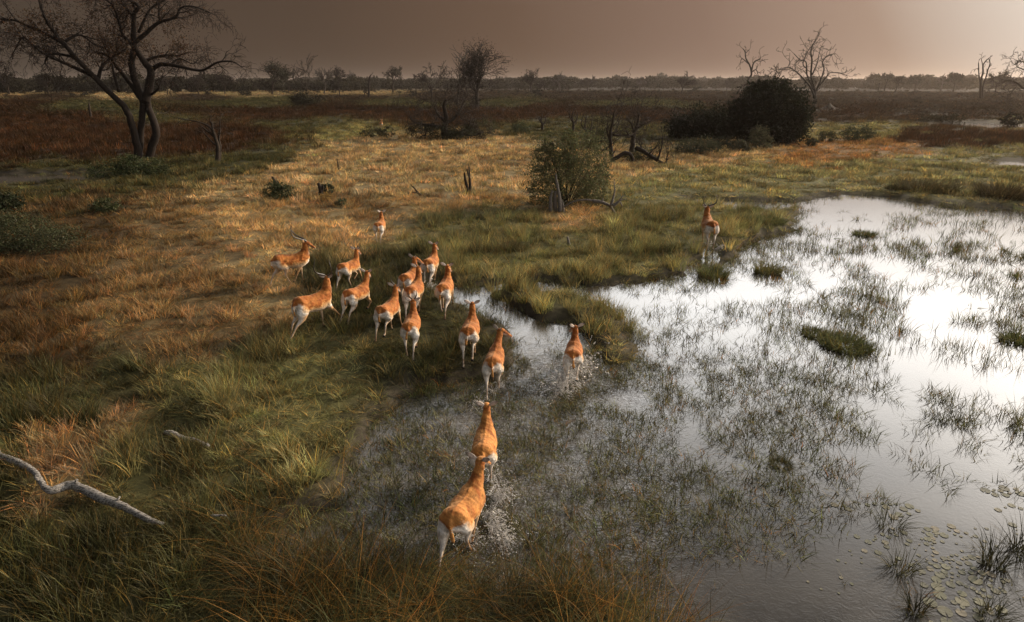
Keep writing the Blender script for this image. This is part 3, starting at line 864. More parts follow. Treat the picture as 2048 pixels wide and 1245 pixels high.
snag(936, 388, [
    ([(936, 391), (934, 376), (930, 358), (929, 346)], 4.2, 1.8, (0, 0)),
    ([(938, 391), (940, 372), (939, 352), (938, 334)], 4.0, 1.2, (0.1, 0.1)),
    ([(940, 360), (935, 345), (934, 338)], 2.0, 1.0, (0, 0)),
    ([(938, 388), (948, 390), (956, 396)], 4.5, 2.0, (0, -0.3)),
    ([(938, 388), (926, 392)], 3.5, 2.0, (0, 0))],
    81, 'pronged dark stump standing in golden grass behind the herd', 'stump', M_CHAR, 'stump', tl=0.35, td=0, every=8)
snag(566, 395, [
    ([(568, 397), (560, 380), (551, 366), (544, 354)], 5.0, 2.4, (0, 0)),
    ([(571, 396), (563, 378), (555, 362)], 3.0, 1.4, (0.1, 0.1))],
    82, 'leaning grey split stump poking out of a green shrub', 'stump', M_DARKBARK, 'stump', tl=0.3, td=0, every=9)
snag(643, 396, [
    ([(644, 398), (642, 386), (640, 376), (637, 367)], 6.0, 3.4, (0, 0)),
    ([(644, 384), (646, 376), (646, 372)], 2.6, 1.6, (0, 0))],
    83, 'short broken black stump with yellow leaves at its foot', 'stump', M_CHAR, 'stump', tl=0.2, td=0, every=12)
snag(677, 342, [([(678, 344), (676, 332), (674, 318)], 2.6, 1.0, (0, 0))], 84, 'thin dark post-like snag behind the two stumps in golden grass', 'snag', M_CHAR, 'snag', tl=0.2, td=0, every=12)
snag(840, 392, [
    ([(846, 396), (838, 388), (828, 376), (823, 372)], 3.0, 0.9, (0, 0)),
    ([(842, 390), (834, 386), (826, 386)], 2.0, 0.8, (0, -0.2))],
    85, 'dark dead branch stub lying in golden grass left of the pronged stump', 'dead branch', M_CHAR, 'dead_branch', tl=0.4, td=0, every=5)
snag(181, 236, [([(183, 239), (180, 224), (178, 208)], 3.0, 1.4, (0, 0)), ([(181, 224), (175, 216)], 1.6, 0.9, (0, 0))], 86, 'dim broken stump in the dark sedge left of the big tree', 'stump', M_DARKBARK, 'stump', tl=0.5, td=0, every=6)
snag(738, 196, [([(738, 198), (738, 180), (739, 158), (742, 150)], 4.0, 1.5, (0, 0)), ([(738, 190), (730, 186), (728, 196)], 2.0, 1.0, (0, 0)), ([(739, 168), (734, 160)], 1.6, 0.8, (0, 0))],
     87, 'grey broken trunk on the skyline right of the small fan-crowned tree', 'dead tree', M_DARKBARK, 'dead_tree', tl=0.6, td=0, every=6)
snag(1362, 330, [([(1362, 333), (1362, 322)], 1.5, 1.0, (0, 0))], 88, 'tiny brown peg-like snag right of the fallen black limb', 'snag', M_BIGBARK, 'snag', tl=0.1, td=0, every=12)

snag(1137, 492, [([(1139, 494), (1137, 484), (1135, 474)], 4.0, 2.2, (0, 0))], 89, 'small pale stub standing in green grass right of the golden clearing', 'stub', M_DEADWOOD, 'stub', tl=0.1, td=0, every=20)
# bleached branch and stump under the green bush
snag(1112, 425, [
    ([(1104, 430), (1101, 410), (1102, 394), (1105, 382)], 5.0, 2.2, (0, 0)),
    ([(1121, 431), (1120, 408), (1117, 384), (1113, 362), (1112, 350)], 5.6, 1.6, (-0.1, 0)),
    ([(1112, 430), (1110, 402), (1111, 384)], 5.6, 3.0, (0.1, 0)),
    ([(1127, 432), (1127, 415), (1124, 400)], 3.0, 1.5, (-0.2, 0))],
    91, 'pale grooved stump at the foot of the green bush', 'stump', M_DEADWOOD, 'stump', tl=0.3, td=0, every=30)
snag(1226, 428, [
    ([(1186, 402), (1200, 404), (1216, 410), (1224, 418), (1230, 430)], 4.0, 2.8, (0.4, 0)),
    ([(1222, 412), (1226, 398), (1229, 382), (1228, 362)], 3.6, 0.8, (0, 0.1)),
    ([(1226, 412), (1234, 406), (1238, 402), (1246, 392)], 4.6, 0.9, (0, -0.1)),
    ([(1238, 402), (1252, 398)], 2.0, 0.7, (0, 0)),
    ([(1240, 404), (1244, 412)], 1.8, 1.2, (0, 0)),
    ([(1186, 402), (1168, 400), (1146, 404), (1128, 414)], 2.6, 1.4, (0.4, 0.6)),
    ([(1204, 404), (1206, 398)], 2.0, 1.2, (0.3, 0.3))],
    92, 'bleached fallen branch with upright prongs right of the green bush', 'dead branch', M_DEADWOOD, 'dead_branch', tl=0.3, td=0, every=9)
snag(384, 322, [
    ([(330, 319), (346, 322), (366, 324), (386, 322)], 2.2, 1.4, (0, 0)),
    ([(376, 320), (392, 321), (406, 325), (414, 333)], 2.6, 1.0, (-0.2, -0.4))],
    93, 'pair of pale fallen sticks lying in dark grass right of the big tree', 'fallen sticks', M_DEADWOOD, 'fallen_sticks', tl=0.2, td=0, every=12)
snag(412, 314, [([(404, 317), (418, 313), (428, 311)], 1.8, 1.2, (0, 0))], 94, 'short pale stick leaning at the foot of the splintered trunk', 'stick', M_DEADWOOD, 'fallen_stick', tl=0.1, td=0, every=12)


# foreground logs
def log(name, label, pts, rads, mat, seed, knobs=(), zoff=0.06, cat='log'):
    rng = random.Random(seed)
    P = []
    for (x, y) in pts:
        g = on_ground(x, y); P.append(g)
    o = P[0].copy()
    C = crom([tuple(p - o + Vector((0, 0, zoff + rads[i] * 0.55))) for i, p in enumerate(P)], (len(P) - 1) * 6)
    rr = crom([(r, 0, 0) for r in rads], len(C) - 1)[:, 0]
    mb = MB()
    C = [Vector(c) + Vector((rng.gauss(0, 1), rng.gauss(0, 1), rng.gauss(0, 1))) * 0.004 for c in C]
    mb.tube(C, [r * (0.82 + 0.36 * vnoise(np.array([i * 0.16 + seed]), np.array([0.5]), 3)[0]) for i, r in enumerate(rr)], 14, True, rough=0.05, rng=rng)
    for (i, dx, dz, r) in knobs:
        c = C[i]
        mb.tube([c, c + Vector((dx * 0.5, 0, dz * 0.55)), c + Vector((dx, 0.02, dz))], [r * 1.5, r * 1.1, r * 0.8], 8)
    ob = link(name, mb.mesh(name), mat, None, o, smooth=True)
    return tag(ob, label, cat)


log('log', 'long crooked bleached log lying in the grass at the lower left', [(-40, 920), (0, 928), (40, 942), (75, 962), (92, 990), (110, 1000), (150, 990), (200, 1012), (255, 1034), (300, 1058), (330, 1066)],
    [0.055, 0.064, 0.06, 0.052, 0.056, 0.068, 0.086, 0.078, 0.068, 0.056, 0.028], M_DRIFT, 5, ((7, -0.03, 0.16, 0.035), (22, -0.10, 0.10, 0.03), (37, 0.03, 0.13, 0.03), (46, 0.08, 0.12, 0.022)), zoff=0.16)
log('log', 'short bleached log end showing above grass uphill of the long crooked log', [(333, 880), (348, 884), (366, 892), (396, 898), (420, 908)], [0.04, 0.06, 0.055, 0.045, 0.03], M_DRIFT, 6, zoff=0.16)
log('stick', 'small white stick end near the tip of the long crooked log', [(428, 1062), (440, 1062), (458, 1062)], [0.012, 0.018, 0.012], M_DRIFT, 7, zoff=0.30, cat='stick')


# ------------------------------------------------------------------ bushes
def bush(px, py, lobes, seed, label, col, n=3000, leaf=0.05, stems=7, name='bush', cat='bush', bark=None, jit=0.4, group=None, hollow=0.55, stem_r=0.03):
    """lobes: (cx, cy, rx, rz) in photograph px; foliage fills their outer shells, on real stems"""
    rng = random.Random(seed); g = np.random.default_rng(seed)
    b = on_ground(px, py)
    D = b.y; mpp = math.hypot(D, CAM_H) / FPX
    root = empty(name, b)
    tag(root, label, cat, group)
    P = []; area = sum(l[2] * l[3] for l in lobes)
    cen = []
    for (cx, cy, rx, rz) in lobes:
        c = at_depth(cx, cy, D) - b
        c.y += rng.uniform(-0.2, 0.2) * rx * mpp
        rx_, rz_ = rx * mpp, rz * mpp
        cen.append((c, rx_, rz_))
        k = int(n * rx * rz / area)
        # twig sprays: clusters of leaves around random points of the lobe
        kc = max(k // 26, 4)
        u = g.normal(size=(kc, 3)); u /= np.linalg.norm(u, axis=1)[:, None]
        rr = (hollow + (1.08 - hollow) * g.random((kc, 1)) ** 0.6)
        cc = u * rr * np.array([rx_, rx_ * 0.95, rz_]) * (0.80 + 0.42 * g.random((kc, 1)) ** 1.6)
        idx = g.integers(0, kc, k)
        sp = max(rx_, rz_) * 0.13
        p = cc[idx] + g.normal(size=(k, 3)) * sp * np.array([1, 1, 0.8]) + u[idx] * np.abs(g.normal(size=(k, 1))) * sp * 0.8
        P.append(p + np.array(c))
    P = np.concatenate(P)
    P = P[P[:, 2] > 0.02]
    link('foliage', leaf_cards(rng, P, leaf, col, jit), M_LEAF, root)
    mb = MB()
    for i in range(stems):
        c, rx_, rz_ = cen[i % len(cen)]
        e = c + Vector((rng.uniform(-0.7, 0.7) * rx_, rng.uniform(-0.7, 0.7) * rx_, rng.uniform(-0.2, 0.8) * rz_))
        s = Vector((rng.uniform(-0.15, 0.15), rng.uniform(-0.15, 0.15), -0.1))
        m = (s + e) * 0.5 + Vector((rng.uniform(-0.15, 0.15), rng.uniform(-0.15, 0.15), 0.15)) * rx_
        C = crom([tuple(s), tuple(m), tuple(e)], 8)
        mb.tube(C, [stem_r * (1.2 - 0.1 * k) for k in range(9)], 5, cap=False)
    link('stems', mb.mesh('stems'), bark or M_DARKBARK, root, smooth=True)
    return root


bush(1132, 412, [(1118, 330, 48, 48), (1170, 330, 45, 45), (1140, 375, 62, 45), (1100, 365, 38, 50), (1160, 300, 36, 34), (1190, 370, 26, 40), (1120, 295, 30, 30), (1180, 400, 26, 22), (1084, 312, 16, 20), (1206, 345, 14, 22), (1138, 272, 14, 14), (1182, 284, 14, 13), (1074, 385, 14, 22), (1098, 280, 10, 12), (1210, 392, 10, 14)], 101,
     'large round green bush with a pale grooved stump at its foot', (0.105, 0.104, 0.050), n=22000, leaf=0.060, stems=26, stem_r=0.025)
bush(1540, 288, [(1535, 215, 58, 42), (1500, 240, 42, 38), (1572, 235, 38, 46), (1540, 255, 62, 34), (1592, 240, 20, 34), (1535, 188, 40, 22), (1515, 176, 14, 12), (1562, 180, 16, 12), (1480, 215, 16, 16)], 102,
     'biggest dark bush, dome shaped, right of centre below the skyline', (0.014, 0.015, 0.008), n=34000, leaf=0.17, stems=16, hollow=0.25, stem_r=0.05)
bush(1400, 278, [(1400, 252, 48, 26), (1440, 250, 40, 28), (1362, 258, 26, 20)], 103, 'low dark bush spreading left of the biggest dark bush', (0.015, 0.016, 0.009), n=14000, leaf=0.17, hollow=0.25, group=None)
SHR = [
    (1520, 298, [(1518, 275, 16, 22), (1530, 285, 14, 14)], 'pale leafy shrub against the foot of the biggest dark bush', (0.10, 0.095, 0.055), 1500, 0.06),
    (1395, 308, [(1395, 292, 30, 16), (1420, 296, 22, 12), (1372, 296, 18, 12)], 'grey-green shrub row in front of the low dark bush', (0.055, 0.055, 0.032), 2600, 0.06),
    (1480, 305, [(1480, 294, 18, 11)], 'small grey shrub left of the pale leafy shrub', (0.05, 0.048, 0.03), 900, 0.06),
    (1705, 284, [(1705, 270, 24, 13), (1730, 268, 16, 12)], 'green shrub on the flat right of the biggest dark bush', (0.055, 0.058, 0.030), 2000, 0.06),
    (1655, 285, [(1655, 276, 14, 10)], 'small round shrub beside the orange grass patch', (0.05, 0.052, 0.028), 800, 0.06),
    (1625, 294, [(1625, 286, 11, 9)], 'tiny shrub at the near edge of the biggest dark bush', (0.055, 0.055, 0.03), 600, 0.06),
    (965, 274, [(965, 256, 26, 16), (940, 266, 20, 10)], 'green shrub right of the black dead tree', (0.045, 0.048, 0.024), 2200, 0.06),
    (905, 280, [(890, 266, 26, 13), (930, 270, 26, 12)], 'scrub tangled at the trunk of the black dead tree', (0.030, 0.030, 0.017), 2600, 0.06),
    (845, 278, [(845, 264, 28, 14)], 'dark scrub left of the black dead tree trunk', (0.022, 0.022, 0.013), 1800, 0.06),
    (750, 276, [(745, 266, 20, 8), (775, 266, 14, 9)], 'low scrub in front of the distant lone antelope', (0.030, 0.030, 0.017), 1500, 0.06),
    (1045, 268, [(1045, 258, 18, 9)], 'low green shrub right of the black dead tree scrub', (0.045, 0.05, 0.026), 1000, 0.06),
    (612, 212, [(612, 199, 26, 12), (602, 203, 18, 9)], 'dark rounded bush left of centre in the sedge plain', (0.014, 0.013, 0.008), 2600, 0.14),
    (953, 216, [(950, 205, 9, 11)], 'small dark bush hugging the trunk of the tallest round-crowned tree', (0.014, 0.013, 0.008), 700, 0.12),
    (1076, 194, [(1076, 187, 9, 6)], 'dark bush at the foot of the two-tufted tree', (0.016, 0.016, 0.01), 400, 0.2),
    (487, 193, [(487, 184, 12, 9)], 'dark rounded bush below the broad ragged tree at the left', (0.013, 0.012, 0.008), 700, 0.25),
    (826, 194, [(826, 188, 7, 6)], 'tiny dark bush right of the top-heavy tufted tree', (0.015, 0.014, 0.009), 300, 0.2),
    (1415, 185, [(1392, 180, 9, 5)], 'faint hazy bush right of the round dry tree', (0.02, 0.02, 0.013), 300, 0.3),
    (2000, 205, [(1835, 204, 9, 6)], 'small round bush on the brown plain below the umbrella trees', (0.03, 0.024, 0.014), 500, 0.15),
    (270, 352, [(225, 345, 38, 16), (275, 345, 36, 20), (310, 340, 22, 16), (262, 330, 22, 16)], 'leafy green shrub around the base of the big tree', (0.040, 0.046, 0.020), 6000, 0.05),
    (60, 500, [(40, 470, 62, 30), (110, 480, 46, 22), (10, 465, 50, 34)], 'grey-green feathery shrub at the left edge of the picture', (0.045, 0.048, 0.024), 11000, 0.026),
    (12, 425, [(8, 408, 26, 16)], 'dark shrub behind the feathery shrub at the left edge', (0.024, 0.028, 0.014), 1500, 0.05),
    (560, 402, [(545, 380, 15, 14), (576, 384, 15, 14), (558, 388, 22, 10)], 'green shrub wrapped around the leaning split stump', (0.048, 0.055, 0.026), 2400, 0.035),
    (655, 394, [(654, 378, 12, 9)], 'small dark green shrub behind the short broken stump', (0.035, 0.04, 0.02), 700, 0.035),
    (655, 402, [(652, 392, 11, 6)], 'yellow leafy sprig at the foot of the short broken stump', (0.24, 0.15, 0.05), 400, 0.03),
    (684, 412, [(684, 406, 13, 6)], 'low green shrub in the grass right of the short broken stump', (0.05, 0.06, 0.03), 600, 0.03),
    (210, 425, [(210, 412, 24, 9)], 'small green shrub in rusty grass below the big tree', (0.045, 0.05, 0.022), 1000, 0.04),
    (1905, 246, [(1905, 240, 22, 8), (1860, 240, 24, 7)], 'low dark reed bank behind the far bright pools', (0.030, 0.026, 0.014), 1400, 0.10),
    (2025, 252, [(2025, 240, 16, 11)], 'dark reed bush beside the far pools at the right edge', (0.020, 0.018, 0.011), 1100, 0.10),
    (1440, 300, [(1440, 290, 18, 12)], 'grey shrub between the shrub row and the small grey shrub', (0.042, 0.042, 0.026), 900, 0.06),
    (1310, 322, [(1290, 312, 22, 10), (1262, 316, 18, 8)], 'green scrub growing under the fallen black limb', (0.040, 0.044, 0.022), 1600, 0.05),
    (1195, 290, [(1190, 272, 24, 16), (1200, 290, 24, 12)], 'green scrub growing around the left blackened trunk', (0.040, 0.044, 0.022), 2600, 0.05),
]
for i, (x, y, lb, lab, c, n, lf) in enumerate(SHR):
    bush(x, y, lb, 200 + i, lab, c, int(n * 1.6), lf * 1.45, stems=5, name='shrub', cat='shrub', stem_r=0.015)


# termite mound
def mound():
    b = on_ground(1660, 222)
    mpp = b.y / FPX
    vs, fs = [], []
    ns, nr = 28, 12
    rng = random.Random(3)
    for i in range(nr):
        t = i / (nr - 1)
        h = (1 - t) ** 2.4 * 13 * mpp
        for k in range(ns):
            a = 2 * math.pi * k / ns
            r = (0.5 + 38 * t ** 1.2) * mpp * (1 + 0.12 * math.sin(3 * a + 1) + rng.uniform(-0.05, 0.05))
            vs.append((r * math.cos(a) - (1 - t) * 3 * mpp, r * math.sin(a) * 0.8, h * (1 + rng.uniform(-0.06, 0.06)) - 0.2))
    for i in range(nr - 1):
        for k in range(ns):
            fs.append((i * ns + k, (i + 1) * ns + k, (i + 1) * ns + (k + 1) % ns, i * ns + (k + 1) % ns))
    fs.append(tuple(range(ns)))
    mb = MB(); mb.add(vs, fs)
    o = link('termite_mound', mb.mesh('termite_mound'), M_MOUND, None, b + Vector((0, 0, 0.35)), smooth=True)
    tag(o, 'pale pointed termite mound beside the many-limbed dead tree', 'termite mound')


mound()

# ------------------------------------------------------------------ antelopes
def coat_mat():
    m, N, L, out = new_mat('antelope_coat')
    at = N.new('ShaderNodeAttribute'); at.attribute_name = 'coat'
    tcn = N.new('ShaderNodeTexCoord')
    mp = N.new('ShaderNodeMapping'); mp.inputs['Scale'].default_value = (60, 16, 26)
    L.new(tcn.outputs['Object'], mp.inputs[0])
    nz = N.new('ShaderNodeTexNoise'); nz.inputs['Scale'].default_value = 1.0; nz.inputs['Detail'].default_value = 5
    L.new(mp.outputs[0], nz.inputs['Vector'])
    n2 = N.new('ShaderNodeTexNoise'); n2.inputs['Scale'].default_value = 7.0; n2.inputs['Detail'].default_value = 3
    L.new(tcn.outputs['Object'], n2.inputs['Vector'])
    ad = N.new('ShaderNodeMath'); ad.operation = 'MULTIPLY_ADD'
    L.new(n2.outputs['Fac'], ad.inputs[0]); ad.inputs[1].default_value = 1.2; L.new(nz.outputs['Fac'], ad.inputs[2])
    mr = N.new('ShaderNodeMapRange'); L.new(ad.outputs[0], mr.inputs[0])
    for i, v in enumerate((0.75, 1.45, 0.70, 1.22)): mr.inputs[i + 1].default_value = (0.75, 1.45, 0.52, 1.30)[i]
    sc = N.new('ShaderNodeVectorMath'); sc.operation = 'SCALE'
    L.new(at.outputs['Color'], sc.inputs[0]); L.new(mr.outputs[0], sc.inputs['Scale'])
    p = N.new('ShaderNodeBsdfPrincipled'); p.inputs['Roughness'].default_value = 0.75; p.inputs['Specular IOR Level'].default_value = 0.15
    p.inputs['Sheen Weight'].default_value = 0.25; p.inputs['Sheen Roughness'].default_value = 0.4
    p.inputs['Sheen Tint'].default_value = (1.0, 0.75, 0.5, 1)
    L.new(sc.outputs[0], p.inputs['Base Color'])
    b = N.new('ShaderNodeBump'); b.inputs['Strength'].default_value = 0.55; b.inputs['Distance'].default_value = 0.012
    L.new(ad.outputs[0], b.inputs['Height']); L.new(b.outputs[0], p.inputs['Normal'])
    L.new(p.outputs[0], out.inputs[0])
    return m


M_COAT = coat_mat()
M_HORN = noise_mat('horn', (0.012, 0.010, 0.008), (0.055, 0.042, 0.032), 20.0, rough=0.45, bump=0.2, spec=0.5)
M_HOOF = noise_mat('hoof', (0.012, 0.010, 0.009), (0.03, 0.025, 0.02), 20.0, rough=0.6, bump=0.1)
M_EYE = noise_mat('eye', (0.006, 0.004, 0.003), (0.012, 0.008, 0.006), 5.0, rough=0.08, bump=0.0, spec=0.8)

HIND = {'stand': (34, -40, 6, 22), 'back': (6, -52, -24, -18), 'push': (-8, -48, -38, -45), 'fwd': (58, -12, 24, 34), 'lift': (52, -62, -18, -60), 'tuck': (66, -40, -40, -80)}
FORE = {'stand': (-16, 4, 0, 22), 'fwd': (18, 26, 22, 34), 'back': (-38, -24, -26, -40), 'lift': (14, 42, -48, -80), 'reach': (30, 48, 40, 40)}
HL_, FL_ = (0.25, 0.29, 0.28, 0.085), (0.20, 0.25, 0.20, 0.08)


def fk(root, lens, angs):
    P = [np.array(root, float)]
    for l, a in zip(lens, angs):
        a = R(a)
        P.append(P[-1] + np.array([0, math.sin(a) * l, -math.cos(a) * l]))
    return P


def loft(pts, rx, ry, n, sides=14):
    """elliptic loft with rounded ends in a plane of constant sideways axis"""
    C = crom(pts, n)
    RX = crom([(r, 0, 0) for r in rx], n)[:, 0]; RY = crom([(r, 0, 0) for r in ry], n)[:, 0]
    T = np.gradient(C, axis=0); T /= np.linalg.norm(T, axis=1)[:, None]
    C = np.vstack([C[0] - T[0] * RY[0] * 0.5, C, C[-1] + T[-1] * RY[-1] * 0.5])
    RX = np.concatenate([[RX[0] * 0.55], RX, [RX[-1] * 0.55]]); RY = np.concatenate([[RY[0] * 0.55], RY, [RY[-1] * 0.55]])
    T = np.vstack([T[:1], T, T[-1:]])
    vs = []
    for c, t, a, b in zip(C, T, RX, RY):
        X = np.array([1.0, 0, 0]); X = X - t * X.dot(t); X /= np.linalg.norm(X); Z = np.cross(X, t)
        for k in range(sides):
            q = 2 * math.pi * k / sides
            vs.append(tuple(c + X * math.cos(q) * a + Z * math.sin(q) * b))
    m = len(C); fs = []
    for i in range(m - 1):
        for k in range(sides):
            k2 = (k + 1) % sides
            fs.append((i * sides + k, i * sides + k2, (i + 1) * sides + k2, (i + 1) * sides + k))
    fs.append(tuple(range(sides))[::-1]); fs.append(tuple((m - 1) * sides + k for k in range(sides)))
    return vs, fs, C, 0.5 * (RX + RY)


def rotz(P, c, a):
    ca, sa = math.cos(a), math.sin(a)
    Q = np.asarray(P, float) - c
    return np.stack([Q[..., 0] * ca - Q[..., 1] * sa, Q[..., 0] * sa + Q[..., 1] * ca, Q[..., 2]], -1) + c


def antelope(px, py, heading, label, horns=0.0, hind=('stand', 'back'), fore=('stand', 'back'), yaw=0.0, neck_fwd=0.0, neck_side=0.0, scale=1.0, sink=0.02, voxel=0.014, seed=0, pitch=0.0, hue=0.0, head_up=0.0, extra=(0, 0)):
    rng = random.Random(seed)
    base = on_ground(px, py)
    root = empty('antelope', base, -R(heading))
    root.scale = (scale * 1.17, scale * 0.95, scale * 1.0)
    tag(root, label, 'antelope', 'antelopes running through the marsh')
    scale *= rng.uniform(0.95, 1.05); root.scale = (scale * 1.17 * rng.uniform(0.96, 1.05), scale * 0.95, scale * rng.uniform(0.97, 1.03)); warm = rng.uniform(0.82, 1.12)
    parts = []      # (kind, loft)
    bull = horns > 0.8
    K = 1.06 if bull else 1.0
    ty = [-0.57, -0.52, -0.42, -0.28, -0.10, 0.08, 0.26, 0.40, 0.50, 0.56]
    tz = [0.83, 0.825, 0.82, 0.795, 0.765, 0.75, 0.765, 0.795, 0.82, 0.84]
    hw = [0.06, 0.135, 0.185, 0.195, 0.20, 0.205, 0.19, 0.155, 0.105, 0.06]
    hh = [0.09, 0.155, 0.195, 0.205, 0.205, 0.215, 0.225, 0.205, 0.16, 0.09]
    torso = loft([(0, y, z) for y, z in zip(ty, tz)], hw, [h * K for h in hh], 30, 20)
    parts.append(('torso', torso))
    # neck and head
    nf, ns = neck_fwd, neck_side
    np_ = [(0, 0.35, 0.83), (0.15 * ns, 0.46 + 0.3 * nf, 0.96 - 0.02 * nf), (0.55 * ns, 0.505 + 0.75 * nf, 1.11 - 0.10 * nf), (ns, 0.52 + 1.05 * nf, 1.26 - 0.22 * nf), (1.05 * ns, 0.53 + 1.12 * nf, 1.31 - 0.24 * nf)]
    nk = 1.22 if bull else 1.0
    neck = loft(np_, [0.13 * nk, 0.10 * nk, 0.078 * nk, 0.064 * nk, 0.055], [0.19 * nk, 0.135 * nk, 0.098 * nk, 0.076 * nk, 0.06], 16, 14)
    parts.append(('neck', neck))
    pol = np.array([1.03 * ns, 0.525 + 1.1 * nf, 1.31 - 0.235 * nf])
    dz = -0.20 + head_up
    hd = np.array([(0, -0.06, 0.0), (0, 0.02, 0.005), (0, 0.11, 0.35 * dz), (0, 0.20, 0.75 * dz), (0, 0.27, 1.05 * dz), (0, 0.305, 1.15 * dz)]) + pol
    hv, hf, hc, hr = loft([tuple(p) for p in hd], [0.048, 0.064, 0.060, 0.043, 0.036, 0.026], [0.050, 0.068, 0.066, 0.050, 0.038, 0.028], 14, 12)
    ya = -R(yaw)
    hv = [tuple(v) for v in rotz(np.array(hv), pol, ya)]; hc = rotz(hc, pol, ya)
    parts.append(('head', (hv, hf, hc, hr)))
    hoofs = []
    for i, sgn in enumerate((-1, 1)):
        a = HIND[hind[i]]
        P = fk((sgn * 0.115, -0.40, 0.77), HL_, a)
        P[1][0] = sgn * 0.135; P[2][0] = sgn * 0.105; P[3][0] = sgn * 0.095; P[4][0] = sgn * 0.095
        up = P[0] + np.array([0, 0.02, 0.06])
        parts.append(('hind', loft([tuple(up), tuple(0.5 * (P[0] + P[1]) + (0, -0.03, 0)), tuple(P[1] + (0, -0.05, 0.0)), tuple(0.45 * P[1] + 0.55 * P[2]), tuple(P[2]), tuple(0.5 * (P[2] + P[3])), tuple(P[3]), tuple(P[4])],
                           [0.085, 0.095, 0.075, 0.045, 0.026, 0.021, 0.023, 0.026], [0.15, 0.165, 0.12, 0.062, 0.037, 0.023, 0.026, 0.030], 30, 12)))
        hoofs.append((P[4], a[3]))
        a = FORE[fore[i]]
        P = fk((sgn * 0.105, 0.36, 0.735), FL_, a)
        P[2][0] = sgn * 0.09; P[3][0] = sgn * 0.085; P[4][0] = sgn * 0.085
        up = P[0] + np.array([-sgn * 0.02, 0.0, 0.07])
        parts.append(('fore', loft([tuple(up), tuple(P[0]), tuple(P[1]), tuple(0.5 * (P[1] + P[2])), tuple(P[2]), tuple(0.5 * (P[2] + P[3])), tuple(P[3]), tuple(P[4])],
                           [0.06, 0.068, 0.048, 0.034, 0.027, 0.020, 0.022, 0.025], [0.11, 0.12, 0.070, 0.042, 0.030, 0.021, 0.025, 0.028], 28, 12)))
        hoofs.append((P[4], a[3]))
    tl = rng.uniform(-0.04, 0.04)
    tail = loft([(0, -0.545, 0.91), (tl * 0.3, -0.605, 0.85), (tl, -0.635, 0.74), (tl * 1.4, -0.635, 0.62), (tl * 1.6, -0.63, 0.55)], [0.035, 0.030, 0.026, 0.030, 0.016], [0.03, 0.024, 0.022, 0.026, 0.014], 12, 8)
    parts.append(('tail', tail))
    mb = MB()
    for k, (vs, fs, C, Rr) in parts:
        mb.add(vs, fs)
    me = mb.mesh('tmp')
    tmp = bpy.data.objects.new('tmp', me); COL.objects.link(tmp)
    md = tmp.modifiers.new('r', 'REMESH'); md.mode = 'VOXEL'; md.voxel_size = voxel; md.use_smooth_shade = True
    sm = tmp.modifiers.new('s', 'SMOOTH'); sm.factor = 0.5; sm.iterations = 4
    dg = bpy.context.evaluated_depsgraph_get()
    body = bpy.data.meshes.new_from_object(tmp.evaluated_get(dg))
    bpy.data.objects.remove(tmp); bpy.data.meshes.remove(me)
    n = len(body.vertices)
    V = np.empty(n * 3, np.float32); body.vertices.foreach_get('co', V); V = V.reshape(-1, 3).astype(float)
    NR = np.empty(n * 3, np.float32); body.vertices.foreach_get('normal', NR); NR = NR.reshape(-1, 3)
    # muscle and bone under the coat
    disp = 0.026 * (fbm(V[:, 1] * 6 + seed, V[:, 2] * 9 + V[:, 0] * 5, 13, 3) - 0.5) + 0.013 * (fbm(V[:, 1] * 24 + seed, V[:, 2] * 30 + V[:, 0] * 22, 14, 2) - 0.5)
    for (bx, by, bz, br, ba) in ((0.11, -0.44, 0.96, 0.055, 0.018), (0.14, -0.24, 0.90, 0.07, -0.012), (0.12, 0.36, 0.93, 0.08, 0.014), (0.15, 0.22, 0.84, 0.06, -0.012), (0.15, -0.34, 0.66, 0.09, 0.016), (0.0, -0.1, 0.99, 0.05, 0.0)):
        disp = disp + ba * np.exp(-((np.abs(V[:, 0]) - bx) ** 2 + (V[:, 1] - by) ** 2 + (V[:, 2] - bz) ** 2) / (2 * br * br))
    disp = disp + 0.010 * np.exp(-(V[:, 0] / 0.022) ** 2) * (NR[:, 2] > 0.3) * (V[:, 1] < 0.45)
    V = V + NR * (disp * sstep(0.45, 0.68, V[:, 2]))[:, None]
    # which part each vertex belongs to
    best = np.full(n, 1e9); pid = np.zeros(n, int); par = np.zeros(n)
    for i, (k, (vs, fs, C, Rr)) in enumerate(parts):
        for j in range(len(C)):
            d = ((V - C[j]) ** 2).sum(1) ** 0.5 / (Rr[j] + 0.004)
            m_ = d < best
            best[m_] = d[m_]; pid[m_] = i; par[m_] = j / (len(C) - 1)
    kinds = [k for k, _ in parts]
    nz_ = (fbm(V[:, 1] * 9 + V[:, 0] * 7 + seed, V[:, 2] * 11, 7, 3) - 0.5)
    n3 = (vnoise(V[:, 1] * 40 + V[:, 0] * 31, V[:, 2] * 37, 9) - 0.5)
    orange = np.array([0.41 + 0.05 * hue, 0.150 + 0.045 * hue, 0.036 + 0.016 * hue]) * warm; red = np.array([0.26, 0.078, 0.016]); cream = np.array([0.54, 0.40, 0.26]); white = np.array([0.70, 0.65, 0.58])
    tan = np.array([0.52, 0.27, 0.10]); dark = np.array([0.030, 0.020, 0.015])
    zc = np.interp(V[:, 1], ty, tz); hhv = np.interp(V[:, 1], ty, hh)
    zn = (V[:, 2] - zc) / np.maximum(hhv, 0.1)
    def mix(a, b, t): return a * (1 - t[:, None]) + b * t[:, None]
    o = mix(np.tile(orange, (n, 1)), np.tile(red, (n, 1)), np.clip(0.42 + nz_ * 4.0 - 0.25 * hue, 0, 1))
    # body: orange saddle, tan flank, pale belly, white behind the thighs
    rear = sstep(-0.28, -0.46, V[:, 1]); back = sstep(0.05, -0.55, NR[:, 1]) * rear; mid_ = np.clip(1 - np.abs(V[:, 0]) / 0.10, 0, 1)
